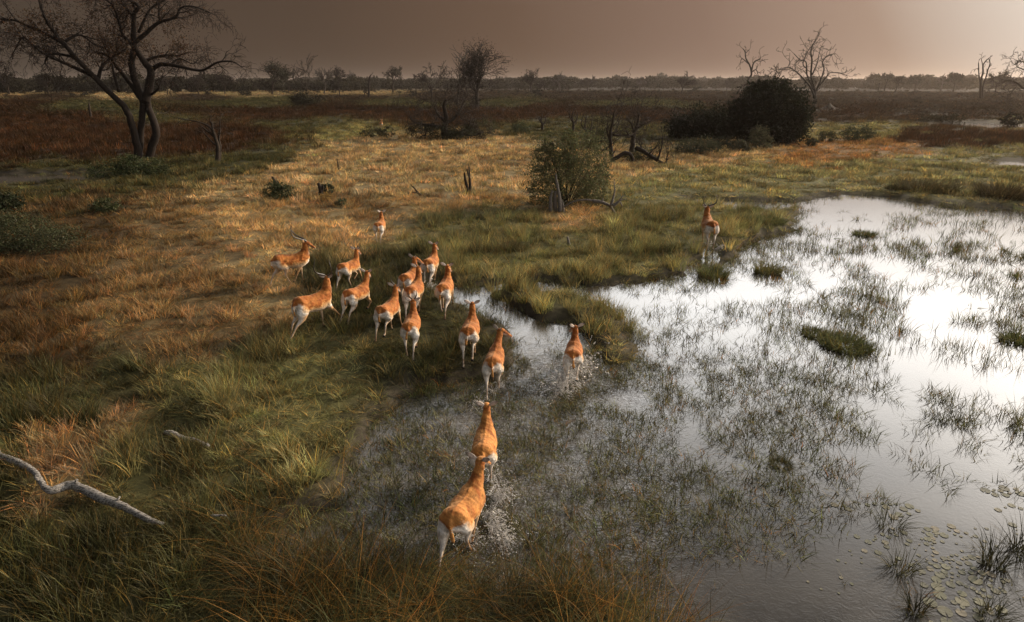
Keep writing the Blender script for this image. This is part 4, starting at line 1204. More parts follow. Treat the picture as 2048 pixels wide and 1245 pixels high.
    saddle = -0.16 - 0.18 * hue * (1 - rear) + 0.46 * rear - 0.24 * rear * hue - 0.50 * mid_ * rear
    t1 = sstep(saddle + 0.22, saddle - 0.26, zn + nz_ * 0.85 + n3 * 0.22)
    low = mix(np.tile(tan, (n, 1)), np.tile(cream, (n, 1)), sstep(-0.2, -0.75, zn + nz_ * 0.4))
    low = mix(low, np.tile(white, (n, 1)), np.maximum(back * np.clip(0.9 + nz_ * 0.8, 0, 1), sstep(-0.75, -0.95, zn)))
    bodyc = mix(o, low, t1)
    ispart = lambda nm: np.array([k == nm for k in kinds])[pid]
    leg = ispart('hind') | ispart('fore')
    lowleg = sstep(0.66, 0.54, V[:, 2]) * leg
    legc = mix(np.tile(cream * 0.95, (n, 1)), np.tile(tan, (n, 1)), np.clip(sstep(-0.2, 0.7, NR[:, 0] * np.sign(V[:, 0])) * 0.55 + nz_, 0, 1))
    legc = mix(legc, np.tile(white, (n, 1)), ispart('hind') * sstep(0.1, -0.6, NR[:, 1]) * 0.8)
    stripe = sstep(0.45, 0.75, NR[:, 1] + nz_ * 0.3) * sstep(0.50, 0.40, V[:, 2]) * leg * (par > 0.45)
    legc = mix(legc, np.tile(dark * 2.2, (n, 1)), stripe * 0.9)
    legc = mix(legc, np.tile(np.array([0.16, 0.075, 0.03]), (n, 1)), np.clip(sstep(0.42, 0.16, V[:, 2]) * (0.55 + nz_ * 1.6), 0, 0.85) * leg)
    c = mix(bodyc, legc, lowleg)
    nkm = ispart('neck').astype(float)
    throat = sstep(0.35, 0.8, NR[:, 1] + nz_ * 0.4) * 0.55
    c = mix(c, mix(o * 0.92, np.tile(cream, (n, 1)), throat), nkm * sstep(0.86, 0.98, V[:, 2]))
    hm = ispart('head').astype(float)
    hcol = mix(o * 0.95, np.tile(white, (n, 1)), sstep(-0.1, -0.6, NR[:, 2] + nz_ * 0.3) * 0.85)
    hcol = mix(hcol, np.tile(dark * 1.5, (n, 1)), sstep(0.93, 0.98, par) * 0.9)
    c = mix(c, hcol, hm)
    tm = ispart('tail').astype(float)
    tcol = mix(np.tile(tan * np.array([1.05, 0.95, 0.8]), (n, 1)), np.tile(dark, (n, 1)), sstep(0.70, 0.85, par))
    c = mix(c, tcol, tm)
    # ears, one leaf-shaped cup each, added to the same skin
    ev, ef, ec = [], [], []
    for sgn in (-1, 1):
        b0 = pol + np.array([sgn * 0.045, -0.035, 0.035])
        d = np.array([sgn * 0.80, -0.30, 0.62]); d /= np.linalg.norm(d)
        w = np.array([-sgn * 0.35, 0.25, 0.7]); w -= d * w.dot(d); w /= np.linalg.norm(w)
        q = np.cross(d, w)
        n0 = len(ev)
        st = [(0, 0.018), (0.3, 0.040), (0.6, 0.044), (0.85, 0.024), (1.0, 0.004)]
        for (t, ww) in st:
            for s, off in ((-1, 0.0), (-0.5, 0.014), (0, 0.02), (0.5, 0.014), (1, 0.0), (0.5, -0.002), (0, 0.004), (-0.5, -0.002)):
                p = b0 + d * t * 0.19 + w * s * ww - q * sgn * off * (1 - 0.6 * t)
                ev.append(p); ec.append(np.array([0.36, 0.20, 0.09]) if off > 0.006 else np.array([0.60, 0.50, 0.42]))
                if t > 0.8: ec[-1] = ec[-1] * 0.35
        for i in range(4):
            for k in range(8):
                ef.append((n0 + i * 8 + k, n0 + i * 8 + (k + 1) % 8, n0 + (i + 1) * 8 + (k + 1) % 8, n0 + (i + 1) * 8 + k))
    ev = rotz(np.array(ev), pol, ya)
    fb = np.empty(len(body.polygons) * 4, np.int32)
    quads = all(len(p.vertices) == 4 for p in body.polygons)
    if quads:
        body.polygons.foreach_get('vertices', fb); FB = [tuple(x) for x in fb.reshape(-1, 4)]
    else:
        FB = [tuple(p.vertices) for p in body.polygons]
    bpy.data.meshes.remove(body)
    # drop to the ground: lowest hoof
    zmin = min(h[0][2] for h in hoofs) - 0.035
    V[:, 2] -= zmin + sink; ev[:, 2] -= zmin + sink
    allv = np.vstack([V, ev]); allc = np.vstack([np.clip(c, 0.004, 0.9), np.array(ec)])
    me = bpy.data.meshes.new('body')
    _fast(me, allv, np.array(FB + [tuple(i + n for i in f) for f in ef], np.int32))
    ca = me.attributes.new('coat', 'FLOAT_COLOR', 'POINT')
    ca.data.foreach_set('color', np.concatenate([allc, np.ones((len(allc), 1))], 1).astype(np.float32).ravel())
    link('body', me, M_COAT, root, smooth=True)
    off = np.array([0, 0, -(zmin + sink)])
    for (hp, ha) in hoofs:
        a = R(ha) ; hb = MB()
        for s in (-1, 1):
            cc = crom([tuple(hp + off + np.array([s * 0.011, 0, 0.012])), tuple(hp + off + np.array([s * 0.013, math.sin(a) * 0.03 + 0.012, -0.02])), tuple(hp + off + np.array([s * 0.013, math.sin(a) * 0.05 + 0.03, -0.038]))], 4)
            hb.tube([tuple(p) for p in cc], [0.017, 0.019, 0.020, 0.019, 0.012], 7)
        link('hoof', hb.mesh('hoof'), M_HOOF, root, smooth=True)
    for sgn in (-1, 1):
        p = rotz(pol + np.array([sgn * 0.056, 0.075, 0.012 + 0.25 * dz]), pol, ya) + off
        eb = MB()
        eb.tube([tuple(p + np.array([0, -0.014, 0])), tuple(p + np.array([0, -0.009, 0])), tuple(p), tuple(p + np.array([0, 0.009, 0])), tuple(p + np.array([0, 0.014, 0]))], [0.003, 0.012, 0.0155, 0.012, 0.003], 10)
        link('eye', eb.mesh('eye'), M_EYE, root, smooth=True)
        if horns > 0:
            h = horns
            pts = [(0.035, 0.035, 0.045), (0.060, -0.02, 0.10), (0.125, -0.15, 0.16), (0.195, -0.29, 0.24), (0.225, -0.37, 0.36), (0.205, -0.37, 0.50), (0.175, -0.32, 0.62)]
            if h < 0.8:
                pts = [(0.035, 0.035, 0.045), (0.050, 0.005, 0.11), (0.085, -0.06, 0.20), (0.12, -0.11, 0.31), (0.135, -0.11, 0.43), (0.125, -0.07, 0.54)]
            sp = 1.0 + extra[0] * h
            P = np.array([(sgn * (0.035 + (x - 0.035) * h * sp), 0.035 + (y - 0.035) * h, 0.045 + (z - 0.045) * h) for x, y, z in pts]) + pol
            P = rotz(P, pol, ya) + off
            C = crom([tuple(q) for q in P], 40)
            hb = MB()
            r0 = 0.026 if bull else 0.019
            hb.tube([tuple(q) for q in C], [max(r0 * (1 - (i / 40) ** 1.5 * 0.85) * (1 + (0.07 if i % 3 == 0 and i < 30 else 0)), 0.004) for i in range(41)], 9)
            link('horn', hb.mesh('horn'), M_HORN, root, smooth=True)
    return root


# trampled ground round each antelope keeps the legs in sight
ANT = [
    dict(px=932, py=1090, heading=20, label='nearest antelope, tan-orange back, splashing through mud at the bottom', hind=('push', 'fwd'), fore=('fwd', 'back'), neck_fwd=0.10, neck_side=0.02, voxel=0.0125, hue=1.0, sink=0.02, scale=1.02, yaw=8),
    dict(px=971, py=958, heading=2, label='second nearest antelope, partly hidden behind the head of the nearest one', hind=('stand', 'fwd'), fore=('back', 'fwd'), neck_fwd=0.06, voxel=0.0125, hue=0.9, sink=0.02, scale=1.0, yaw=-6),
    dict(px=990, py=776, heading=6, label='pale antelope with its head turned right, at the edge of the muddy channel', hind=('back', 'fwd'), fore=('stand', 'fwd'), neck_fwd=0.16, neck_side=0.05, yaw=50, sink=0.02),
    dict(px=1146, py=752, heading=8, label='hornless antelope galloping alone through splashing water right of the herd', hind=('push', 'tuck'), fore=('lift', 'reach'), yaw=-25, sink=0.04, pitch=0, hue=-0.3),
    dict(px=942, py=714, heading=4, label='hornless antelope running up the grassy edge left of the bright channel', hind=('back', 'lift'), fore=('fwd', 'back'), yaw=-4, sink=0.02),
    dict(px=826, py=702, heading=0, label='young horned antelope nearest in the middle of the herd, seen straight from behind', horns=0.62, hind=('stand', 'back'), fore=('fwd', 'back'), sink=0.02, extra=(0.25, 0)),
    dict(px=892, py=624, heading=6, label='hornless antelope with spread ears at the right side of the herd', hind=('fwd', 'back'), fore=('back', 'fwd'), sink=0.02, yaw=6),
    dict(px=780, py=668, heading=16, label='young horned antelope with a broad orange rump, centre left of the herd', horns=0.58, hind=('back', 'lift'), fore=('stand', 'fwd'), neck_fwd=0.05, sink=0.02),
    dict(px=632, py=662, heading=38, label='horned bull with upright lyre horns striding right, at the left of the herd', horns=0.95, hind=('back', 'push'), fore=('stand', 'reach'), yaw=-38, scale=1.12, sink=0.02),
    dict(px=588, py=568, heading=60, label='horned bull in side view with long swept-back horns, farthest left of the herd', horns=1.05, hind=('back', 'fwd'), fore=('stand', 'back'), yaw=14, scale=1.2, sink=0.02, head_up=0.04),
    dict(px=718, py=634, heading=23, label='hornless antelope leaning right between the lyre-horned bull and the broad-rumped young male', hind=('push', 'back'), fore=('reach', 'lift'), neck_fwd=0.10, sink=0.03, yaw=-15),
    dict(px=702, py=574, heading=24, label='young antelope with short horns in dry grass right of the side-view bull', horns=0.34, hind=('back', 'fwd'), fore=('lift', 'fwd'), sink=0.02, yaw=-6),
    dict(px=832, py=632, heading=8, label='short-horned antelope directly beyond the nearest horned one in the herd centre', horns=0.36, hind=('back', 'stand'), fore=('fwd', 'back'), sink=0.02),
    dict(px=822, py=602, heading=14, label='antelope with head turned right, half hidden behind the short-horned one', hind=('stand', 'back'), fore=('fwd', 'back'), yaw=35, sink=0.02),
    dict(px=864, py=567, heading=10, label='leading hornless antelope at the top right of the herd, ears raised', hind=('lift', 'back'), fore=('fwd', 'back'), sink=0.02, yaw=8),
    dict(px=762, py=481, heading=0, label='antelope far ahead of the herd in dry golden grass, seen from behind', hind=('stand', 'back'), fore=('stand', 'fwd'), yaw=-25, sink=0.06, voxel=0.018),
    dict(px=1414, py=494, heading=2, label='horned bull standing apart at the far edge of the bright pool', horns=0.85, hind=('stand', 'stand'), fore=('stand', 'stand'), scale=1.2, sink=0.02, extra=(0.0, 0)),
    dict(px=763, py=258, heading=160, label='tiny distant antelope facing the camera beyond the golden grass', hind=('stand', 'stand'), fore=('stand', 'stand'), sink=0.02, voxel=0.022, scale=1.1),
]
for i, a in enumerate(ANT):
    antelope(seed=40 + i, **a)

ANT_XY = np.array([on_ground(a['px'], a['py'])[:2] for a in ANT])


def trample(x, y):
    d = np.min(np.hypot(x[:, None] - ANT_XY[None, :, 0], (y[:, None] + 0.35 - ANT_XY[None, :, 1]) * 0.75), 1)
    return 0.42 + 0.58 * sstep(0.30, 1.0, d)


# ------------------------------------------------------------------ splashes
def splash_mat():
    m, N, L, out = new_mat('splash_water')
    p = N.new('ShaderNodeBsdfPrincipled')
    tcn = N.new('ShaderNodeTexCoord'); nz = N.new('ShaderNodeTexNoise'); nz.inputs['Scale'].default_value = 30
    L.new(tcn.outputs['Object'], nz.inputs['Vector'])
    rp = N.new('ShaderNodeValToRGB'); L.new(nz.outputs['Fac'], rp.inputs[0])
    rp.color_ramp.elements[0].color = (0.55, 0.52, 0.47, 1); rp.color_ramp.elements[1].color = (0.85, 0.83, 0.80, 1)
    L.new(rp.outputs[0], p.inputs['Base Color'])
    p.inputs['Roughness'].default_value = 0.12; p.inputs['Transmission Weight'].default_value = 0.35; p.inputs['IOR'].default_value = 1.33
    L.new(p.outputs[0], out.inputs[0])
    return m


M_SPLASH = splash_mat()
OCT = (np.array([(1, 0, 0), (-1, 0, 0), (0, 1, 0), (0, -1, 0), (0, 0, 1), (0, 0, -1)], float), np.array([(0, 2, 4), (2, 1, 4), (1, 3, 4), (3, 0, 4), (2, 0, 5), (1, 2, 5), (3, 1, 5), (0, 3, 5)]))


def splash(feet, label, n, power, seed, size=1.0, drift=(0, -0.5)):
    g = np.random.default_rng(seed)
    c = ground(*feet[0])
    V, F = [], []
    def drop(p, d, r, el):
        d = d / (np.linalg.norm(d) + 1e-9)
        a = np.cross(d, (0.3, 0.2, 0.9)); a /= np.linalg.norm(a); b = np.cross(d, a)
        M = np.stack([a * r, b * r, d * r * el], 0)
        F.append(OCT[1] + len(V) * 6); V.append(OCT[0] @ M + p)
    for fi, f in enumerate(feet):
        q = ground(*f); q = np.array([q.x - c.x, q.y - c.y, 0.0])
        for j in range(n // len(feet)):
            # ropes of drops thrown along ballistic arcs
            th = g.uniform(0, 2 * math.pi)
            up = abs(g.normal(1.6, 0.7)) * power
            out = abs(g.normal(0.9, 0.5)) * power
            v = np.array([math.cos(th) * out + drift[0], math.sin(th) * out + drift[1], up])
            t0 = g.uniform(0.02, 0.34) * power
            for k in range(g.integers(2, 9)):
                t = t0 + k * 0.014
                p = q + v * t + np.array([0, 0, -4.9 * t * t]) + g.normal(0, 0.012, 3)
                if p[2] < 0.0: continue
                drop(p, v - np.array([0, 0, 9.8 * t]), abs(g.normal(0.0030, 0.0024)) * size + 0.0012, g.uniform(1.0, 2.8))
        for j in range(n // len(feet) // 2):
            a = g.uniform(0, 2 * math.pi); r = abs(g.normal(0, 0.34)) * power
            p = q + np.array([math.cos(a) * r, math.sin(a) * r - 0.15, 0.004])
            drop(p, np.array([math.cos(a * 1.7), math.sin(a * 1.7), 0.0]), abs(g.normal(0.006, 0.004)) * size, g.uniform(1, 2.5))
    fil = MB()
    for f in feet:
        q = ground(*f); q = np.array([q.x - c.x, q.y - c.y, 0.0])
        for j in range(max(n // len(feet) // 14, 3)):
            th = g.uniform(0, 2 * math.pi)
            v = np.array([math.cos(th) * 0.8 + drift[0], math.sin(th) * 0.8 + drift[1], abs(g.normal(1.5, 0.6))]) * power
            t0 = g.uniform(0.01, 0.22) * power; m_ = int(g.integers(5, 12)); bend = g.normal(0, 0.6, 2)
            pts, rr_ = [], []
            for k in range(m_):
                t = t0 + k * 0.016
                p = q + v * t + np.array([bend[0] * t * t * 2, bend[1] * t * t * 2, -4.9 * t * t]) + g.normal(0, 0.006, 3)
                if p[2] < 0.0: break
                pts.append(tuple(p)); rr_.append((0.002 + abs(g.normal(0.003, 0.0025))) * size)
            if len(pts) > 2:
                fil.tube(pts, rr_, 4)
    tri = [(f_[0], f_[i], f_[i + 1]) for f_ in fil.f for i in range(1, len(f_) - 1)]
    if tri:
        nb = len(V) * 6
        F.append(np.array(tri) + nb); V.append(np.array(fil.v))
    me = bpy.data.meshes.new('water_splash')
    _fast(me, np.concatenate(V), np.concatenate(F))
    o = link('water_splash', me, M_SPLASH, None, c, smooth=True)
    tag(o, label, 'splash', kind='stuff')


splash([(925, 1080), (975, 1035), (990, 1000), (985, 1060), (1000, 1085)], 'spray of white drops thrown up around the nearest antelope', 1300, 0.85, 1, 1.2, (0.5, -0.4))
splash([(985, 960), (955, 930), (1000, 985)], 'drops flying beside the second nearest antelope', 500, 1.0, 2)
splash([(1130, 765), (1150, 750), (1165, 735), (1122, 780)], 'bright splash behind the lone galloping antelope', 1500, 1.15, 3, 1.7, (-0.15, -0.6))
splash([(985, 785), (1000, 775), (960, 810)], 'small drops around the hooves of the pale antelope', 320, 0.8, 4)
splash([(1415, 495), (1440, 500)], 'small bright splash at the feet of the far bull', 260, 0.8, 5, 2.0)
splash([(860, 576)], 'little splash at the heels of the leading antelope', 130, 0.8, 6, 2.0)

# ------------------------------------------------------------------ lily pads
def lily_mat():
    m, N, L, out = new_mat('lily_leaf')
    oi = N.new('ShaderNodeObjectInfo')
    rp = N.new('ShaderNodeValToRGB'); L.new(oi.outputs['Random'], rp.inputs[0])
    e = rp.color_ramp.elements
    e[0].color = (0.060, 0.060, 0.034, 1); e[1].color = (0.13, 0.11, 0.07, 1)
    k = e.new(0.5); k.color = (0.085, 0.088, 0.045, 1)
    p = N.new('ShaderNodeBsdfPrincipled'); p.inputs['Roughness'].default_value = 0.55; p.inputs['Specular IOR Level'].default_value = 0.25
    L.new(rp.outputs[0], p.inputs['Base Color'])
    L.new(p.outputs[0], out.inputs[0])
    return m


M_LILY = lily_mat()


def lily_mesh(seed):
    rng = random.Random(seed)
    n = 22; vs = [(0, 0, 0.006)]; fs = []
    for k in range(n + 1):
        a = 0.16 + (2 * math.pi - 0.32) * k / n
        for r, z in ((0.6, 0.007), (1.0, 0.006 + 0.003 * rng.random())):
            vs.append((r * math.cos(a) * (1 + rng.uniform(-0.03, 0.03)), r * math.sin(a) * 0.94, z))
    for k in range(n):
        a = 1 + 2 * k
        fs.append((0, a, a + 2)); fs.append((a, a + 1, a + 3, a + 2))
    top = len(vs)
    mb = MB(); mb.add(vs, fs)
    return mb.mesh('lily_pad')


LM = [lily_mesh(i) for i in range(5)]
for m_ in LM: m_.materials.append(M_LILY)
rng = random.Random(77)
CL = [(1890, 1130, 50, 22, 40, 0.085), (1920, 1165, 60, 30, 22, 0.11), (1930, 1215, 55, 25, 14, 0.12), (1850, 1085, 40, 22, 12, 0.07), (1860, 1075, 16, 22, 10, 0.08), (1900, 1065, 26, 10, 6, 0.08), (1745, 1010, 55, 10, 12, 0.10), (1810, 1020, 30, 12, 7, 0.11),
      (2010, 985, 40, 8, 10, 0.12), (1990, 1180, 40, 25, 10, 0.08), (1760, 1080, 60, 30, 14, 0.07), (1830, 1140, 40, 30, 10, 0.06), (2020, 1030, 30, 30, 5, 0.08), (1960, 1080, 70, 40, 12, 0.06), (1700, 1130, 70, 50, 12, 0.05), (1560, 1010, 60, 20, 6, 0.09)]
LW = ['in the dense patch right of the dark tussock', 'in the patch of larger pads near the bottom right', 'at the bottom edge among the largest pads', 'in the small patch above the dense patch', 'in the tiny cluster beside the leafy dark tussock',
      'in the short row above the dense patch', 'in the broken strip beside the open water', 'in the pair of clumps right of the broken strip', 'in the pale strip at the right edge', 'around the foot of the spiky tussock',
      'strewn round the leafy dark tussock', 'strewn left of the dense patch', 'beneath the right edge strip', 'strewn between the dense patch and the spiky tussock', 'strewn far left of all the patches', 'among grass left of the broken strip']
lp = []
for ci_, (cx, cy, sx, sy, n, r) in enumerate(CL):
    for i in range(n):
        for tr in range(8):
            x, y = rng.gauss(cx, sx * 0.55), rng.gauss(cy, sy * 0.55)
            q = ground(x, y); rr = r * 0.92 * rng.uniform(0.3, 1.0) ** 1.2
            if all((q - p).length > (rr + s) * 0.92 for p, s in lp): break
        else:
            continue
        lp.append((q, rr))
        o = bpy.data.objects.new('lily_pad', LM[rng.randrange(5)])
        COL.objects.link(o)
        o.location = (q.x, q.y, 0.001 + 0.002 * rng.random()); o.rotation_euler = (rng.uniform(-.02, .02), rng.uniform(-.02, .02), rng.uniform(0, 6.28)); o.scale = (rr, rr, 1)
        tag(o, 'round olive lily pad floating ' + LW[ci_], 'lily pad', 'lily pads floating at the lower right')

# ------------------------------------------------------------------ grass
PROTO = bpy.data.collections.new


def tuft_mesh(name, seed, n, rad, segs, w, lean, droop, straw=0.12, hvar=(0.45, 1.0), wind=(0.10, 0.0), stems=0, taper=True):
    g = np.random.default_rng(seed)
    V, F, C = [], [], []
    nv = 0
    for i in range(n + stems):
        st = i >= n
        a = g.uniform(0, 2 * math.pi); r = rad * math.sqrt(g.random())
        b = np.array([r * math.cos(a), r * math.sin(a), -0.03])
        h = g.uniform(*hvar) if not st else g.uniform(1.1, 1.5)
        da = a + g.normal(0, 0.9)
        ln = abs(g.normal(lean, lean * 0.5))
        dirv = np.array([math.cos(da) * ln + wind[0], math.sin(da) * ln + wind[1], 1.0])
        dr = abs(g.normal(droop, droop * 0.5)) * (0.6 if st else 1)
        ww = w * g.uniform(0.6, 1.3) * (0.55 if st else 1)
        fa = da + math.pi / 2 + g.normal(0, 0.6)
        side = np.array([math.cos(fa), math.sin(fa), 0.0])
        ring = []
        for s in range(segs + 1):
            t = s / segs
            p = b + dirv * h * t
            p[:2] += np.array([math.cos(da), math.sin(da)]) * dr * t * t * h
            p[2] -= dr * 0.55 * t * t * t * h
            wd = ww * (1 - t) ** 0.7 if taper else ww * (1 - 0.6 * t)
            if s == segs:
                V.append(p); ring.append((nv, nv)); nv += 1
            else:
                V.append(p - side * wd / 2); V.append(p + side * wd / 2); ring.append((nv, nv + 1)); nv += 2
        col = np.array([1.0, 1.0, 1.0]) * g.uniform(0.4, 1.65)
        if st:
            col = np.array([5.2, 2.7, 1.6]) * g.uniform(0.5, 1.2)
        elif g.random() < straw:
            col = np.array([2.1, 1.45, 0.95]) * g.uniform(0.7, 1.3)
        for s in range(segs):
            (a0, a1), (b0, b1) = ring[s], ring[s + 1]
            if b0 == b1: F.append((a0, a1, b0))
            else: F.append((a0, a1, b1, b0))
        C += [col] * (2 * segs + 1)
    me = bpy.data.meshes.new(name)
    me.from_pydata([tuple(v) for v in V], [], F); me.update()
    ca = me.attributes.new('bcol', 'FLOAT_COLOR', 'POINT')
    C = np.array(C)
    ca.data.foreach_set('color', np.concatenate([C, np.ones((len(C), 1))], 1).astype(np.float32).ravel())
    me.materials.append(M_GRASS)
    return me


def proto(name, meshes):
    c = bpy.data.collections.new(name)
    for i, m in enumerate(meshes):
        o = bpy.data.objects.new('%s_%02d' % (name, i), m)
        c.objects.link(o)
    return c


P_NEAR = proto('near_tufts', [tuft_mesh('tuft', s, 34, 0.15, 3, 0.013, 0.13, 0.17, 0.16, hvar=(0.3, 1.0), wind=(0.04, 0)) for s in range(6)])
P_DRY = proto('dry_tufts', [tuft_mesh('tuft', 20 + s, 30, 0.16, 2, 0.014, 0.17, 0.14, 0.3, hvar=(0.3, 1.0), wind=(0.06, 0)) for s in range(6)])
P_MID = proto('mid_tufts', [tuft_mesh('tuft', 40 + s, 34, 0.30, 2, 0.028, 0.15, 0.15, 0.15, wind=(0.05, 0)) for s in range(6)])
P_FAR = proto('far_tufts', [tuft_mesh('tuft', 60 + s, 36, 0.95, 1, 0.13, 0.55, 0.2, 0.08, hvar=(0.4, 1.0)) for s in range(5)])
P_TALL = proto('tall_tufts', [tuft_mesh('tuft', 80 + s, 26, 0.14, 5, 0.011, 0.28, 0.6, 0.03, stems=5, wind=(0.16, 0.02)) for s in range(5)])
P_WATER = proto('water_tufts', [tuft_mesh('tuft', 100 + s, (6, 9, 14, 22, 30, 12, 8)[s], (0.06, 0.08, 0.12, 0.17, 0.22, 0.14, 0.07)[s], 3, 0.0115, 0.11, 0.12, 0.10, hvar=(0.25, 1.0), wind=(0.02, 0)) for s in range(7)])


def scatter(name, coll, P, rot, scl, idx, tint, label, cat='grass', kind='stuff'):
    me = bpy.data.meshes.new(name)
    me.vertices.add(len(P)); me.vertices.foreach_set('co', np.asarray(P, np.float32).ravel())
    def at(n, t, key, arr):
        a = me.attributes.new(n, t, 'POINT'); a.data.foreach_set(key, np.asarray(arr).ravel())
    at('rot', 'FLOAT_VECTOR', 'vector', rot.astype(np.float32)); at('scl', 'FLOAT_VECTOR', 'vector', scl.astype(np.float32)); at('idx', 'INT', 'value', idx.astype(np.int32))
    at('tint', 'FLOAT_COLOR', 'color', np.concatenate([tint, np.ones((len(tint), 1))], 1).astype(np.float32))
    o = link(name, me)
    ng = bpy.data.node_groups.new(name, 'GeometryNodeTree')
    ng.interface.new_socket('Geometry', in_out='INPUT', socket_type='NodeSocketGeometry')
    ng.interface.new_socket('Geometry', in_out='OUTPUT', socket_type='NodeSocketGeometry')
    N, L = ng.nodes, ng.links
    gi, go = N.new('NodeGroupInput'), N.new('NodeGroupOutput')
    ci = N.new('GeometryNodeCollectionInfo'); ci.inputs['Collection'].default_value = coll
    ci.inputs['Separate Children'].default_value = True; ci.inputs['Reset Children'].default_value = True
    ip = N.new('GeometryNodeInstanceOnPoints'); ip.inputs['Pick Instance'].default_value = True
    def na(nm, t):
        a = N.new('GeometryNodeInputNamedAttribute'); a.data_type = t; a.inputs['Name'].default_value = nm
        return next(s for s in a.outputs if s.enabled and s.name == 'Attribute')
    L.new(gi.outputs[0], ip.inputs['Points']); L.new(ci.outputs[0], ip.inputs['Instance'])
    L.new(na('idx', 'INT'), ip.inputs['Instance Index'])
    L.new(na('rot', 'FLOAT_VECTOR'), ip.inputs['Rotation']); L.new(na('scl', 'FLOAT_VECTOR'), ip.inputs['Scale'])
    L.new(ip.outputs[0], go.inputs[0])
    md = o.modifiers.new('scatter', 'NODES'); md.node_group = ng
    tag(o, label, cat, kind=kind)
    return o


G = np.random.default_rng(2024)
HALF = R(47)


def ring(r0, r1, dens):
    n = int(HALF * (r1 * r1 - r0 * r0) * dens)
    r = np.sqrt(G.uniform(r0 * r0, r1 * r1, n)); a = G.uniform(-HALF, HALF, n)
    return r * np.sin(a), r * np.cos(a)


def cat_pts(*rs):
    xs, ys = zip(*[ring(*q) for q in rs])
    return np.concatenate(xs), np.concatenate(ys)


def pick_kind(x, y):
    W = cover(x, y) ** 1.35
    W /= W.sum(0)
    u = G.random(len(x)) * 0.75 + 0.25 * np.clip(fbm(x * 0.8, y * 0.8, 77, 3) * 1.6 - 0.3, 0, 0.999)
    return (np.cumsum(W, 0) < u[None, :]).sum(0).clip(0, len(KN) - 1), W


KH = np.array([KINDS[k][0] for k in KN]); KC = np.array([KINDS[k][1] for k in KN])
iT, iG, iS = KN.index('tall'), [KN.index(k) for k in ('green', 'dgreen', 'lush', 'tall')], [KN.index(k) for k in ('sedge', 'far')]


def prep(x, y, kd, W, hs=1.0, jit=0.38, blend=0.4):
    n = len(x)
    c = KC[kd] * (1 - blend) + (W.T @ KC) * blend
    c = c * np.exp(G.normal(0, jit, (n, 1))) * np.exp(G.normal(0, 0.06, (n, 3)))
    big = fbm(x * 0.8, y * 0.8, 91, 4)
    c = c * (0.55 + 0.9 * sstep(0.2, 0.8, big))[:, None]
    h = trample(x, y) * KH[kd] * G.uniform(0.65, 1.25, n) * (0.25 + 1.5 * sstep(0.25, 0.75, fbm(x * 0.75, y * 0.75, 92, 3))) * hs
    rot = np.stack([G.normal(0, 0.10, n), G.normal(0, 0.10, n), G.uniform(-1.0, 1.0, n) + np.where(G.random(n) < 0.25, 3.14, 0)], 1)
    return c, h, rot


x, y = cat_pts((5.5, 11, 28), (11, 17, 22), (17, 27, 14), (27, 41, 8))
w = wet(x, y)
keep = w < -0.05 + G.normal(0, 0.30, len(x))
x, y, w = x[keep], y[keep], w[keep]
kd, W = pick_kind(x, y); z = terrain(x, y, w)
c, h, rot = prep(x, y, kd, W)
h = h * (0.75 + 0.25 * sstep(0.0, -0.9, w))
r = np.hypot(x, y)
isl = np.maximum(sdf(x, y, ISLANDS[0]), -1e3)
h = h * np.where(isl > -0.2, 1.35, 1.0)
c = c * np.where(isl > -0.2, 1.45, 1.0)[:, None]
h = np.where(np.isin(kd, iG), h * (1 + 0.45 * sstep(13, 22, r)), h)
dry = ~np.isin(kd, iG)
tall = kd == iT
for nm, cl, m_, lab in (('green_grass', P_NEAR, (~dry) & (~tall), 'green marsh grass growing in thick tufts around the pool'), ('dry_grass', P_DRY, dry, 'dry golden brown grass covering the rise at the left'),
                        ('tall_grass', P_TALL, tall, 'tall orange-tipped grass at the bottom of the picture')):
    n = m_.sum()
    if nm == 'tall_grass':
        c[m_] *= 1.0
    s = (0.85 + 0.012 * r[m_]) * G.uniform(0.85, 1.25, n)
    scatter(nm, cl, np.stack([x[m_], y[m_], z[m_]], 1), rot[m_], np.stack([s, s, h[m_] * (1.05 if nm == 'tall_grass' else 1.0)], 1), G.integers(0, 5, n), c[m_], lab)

x, y = cat_pts((41, 72, 3.6), (72, 120, 1.6), (120, 170, 0.75))
w = wet(x, y); keep = w < -0.15
x, y, w = x[keep], y[keep], w[keep]
kd, W = pick_kind(x, y); z = terrain(x, y, w)
c, h, rot = prep(x, y, kd, W, 1.05)
h = h * (0.35 + 0.65 * sstep(0.0, -4.5, w))
r = np.hypot(x, y); s = (0.75 + 0.010 * r) * G.uniform(0.8, 1.3, len(x))
scatter('meadow_grass', P_MID, np.stack([x, y, z], 1), rot, np.stack([s, s, h], 1), G.integers(0, 6, len(x)), c, 'grass and sedge of the middle distance in gold and green bands')

x, y = cat_pts((170, 300, 0.17), (300, 560, 0.06))
kd, W = pick_kind(x, y); z = terrain(x, y)
c, h, rot = prep(x, y, kd, W, 1.1, 0.2)
r = np.hypot(x, y); s = (0.6 + 0.006 * r) * G.uniform(0.8, 1.4, len(x))
scatter('plain_sedge', P_FAR, np.stack([x, y, z], 1), rot, np.stack([s, s, h * 1.15], 1), G.integers(0, 5, len(x)), c, 'dark reddish sedge covering the far flat plain')

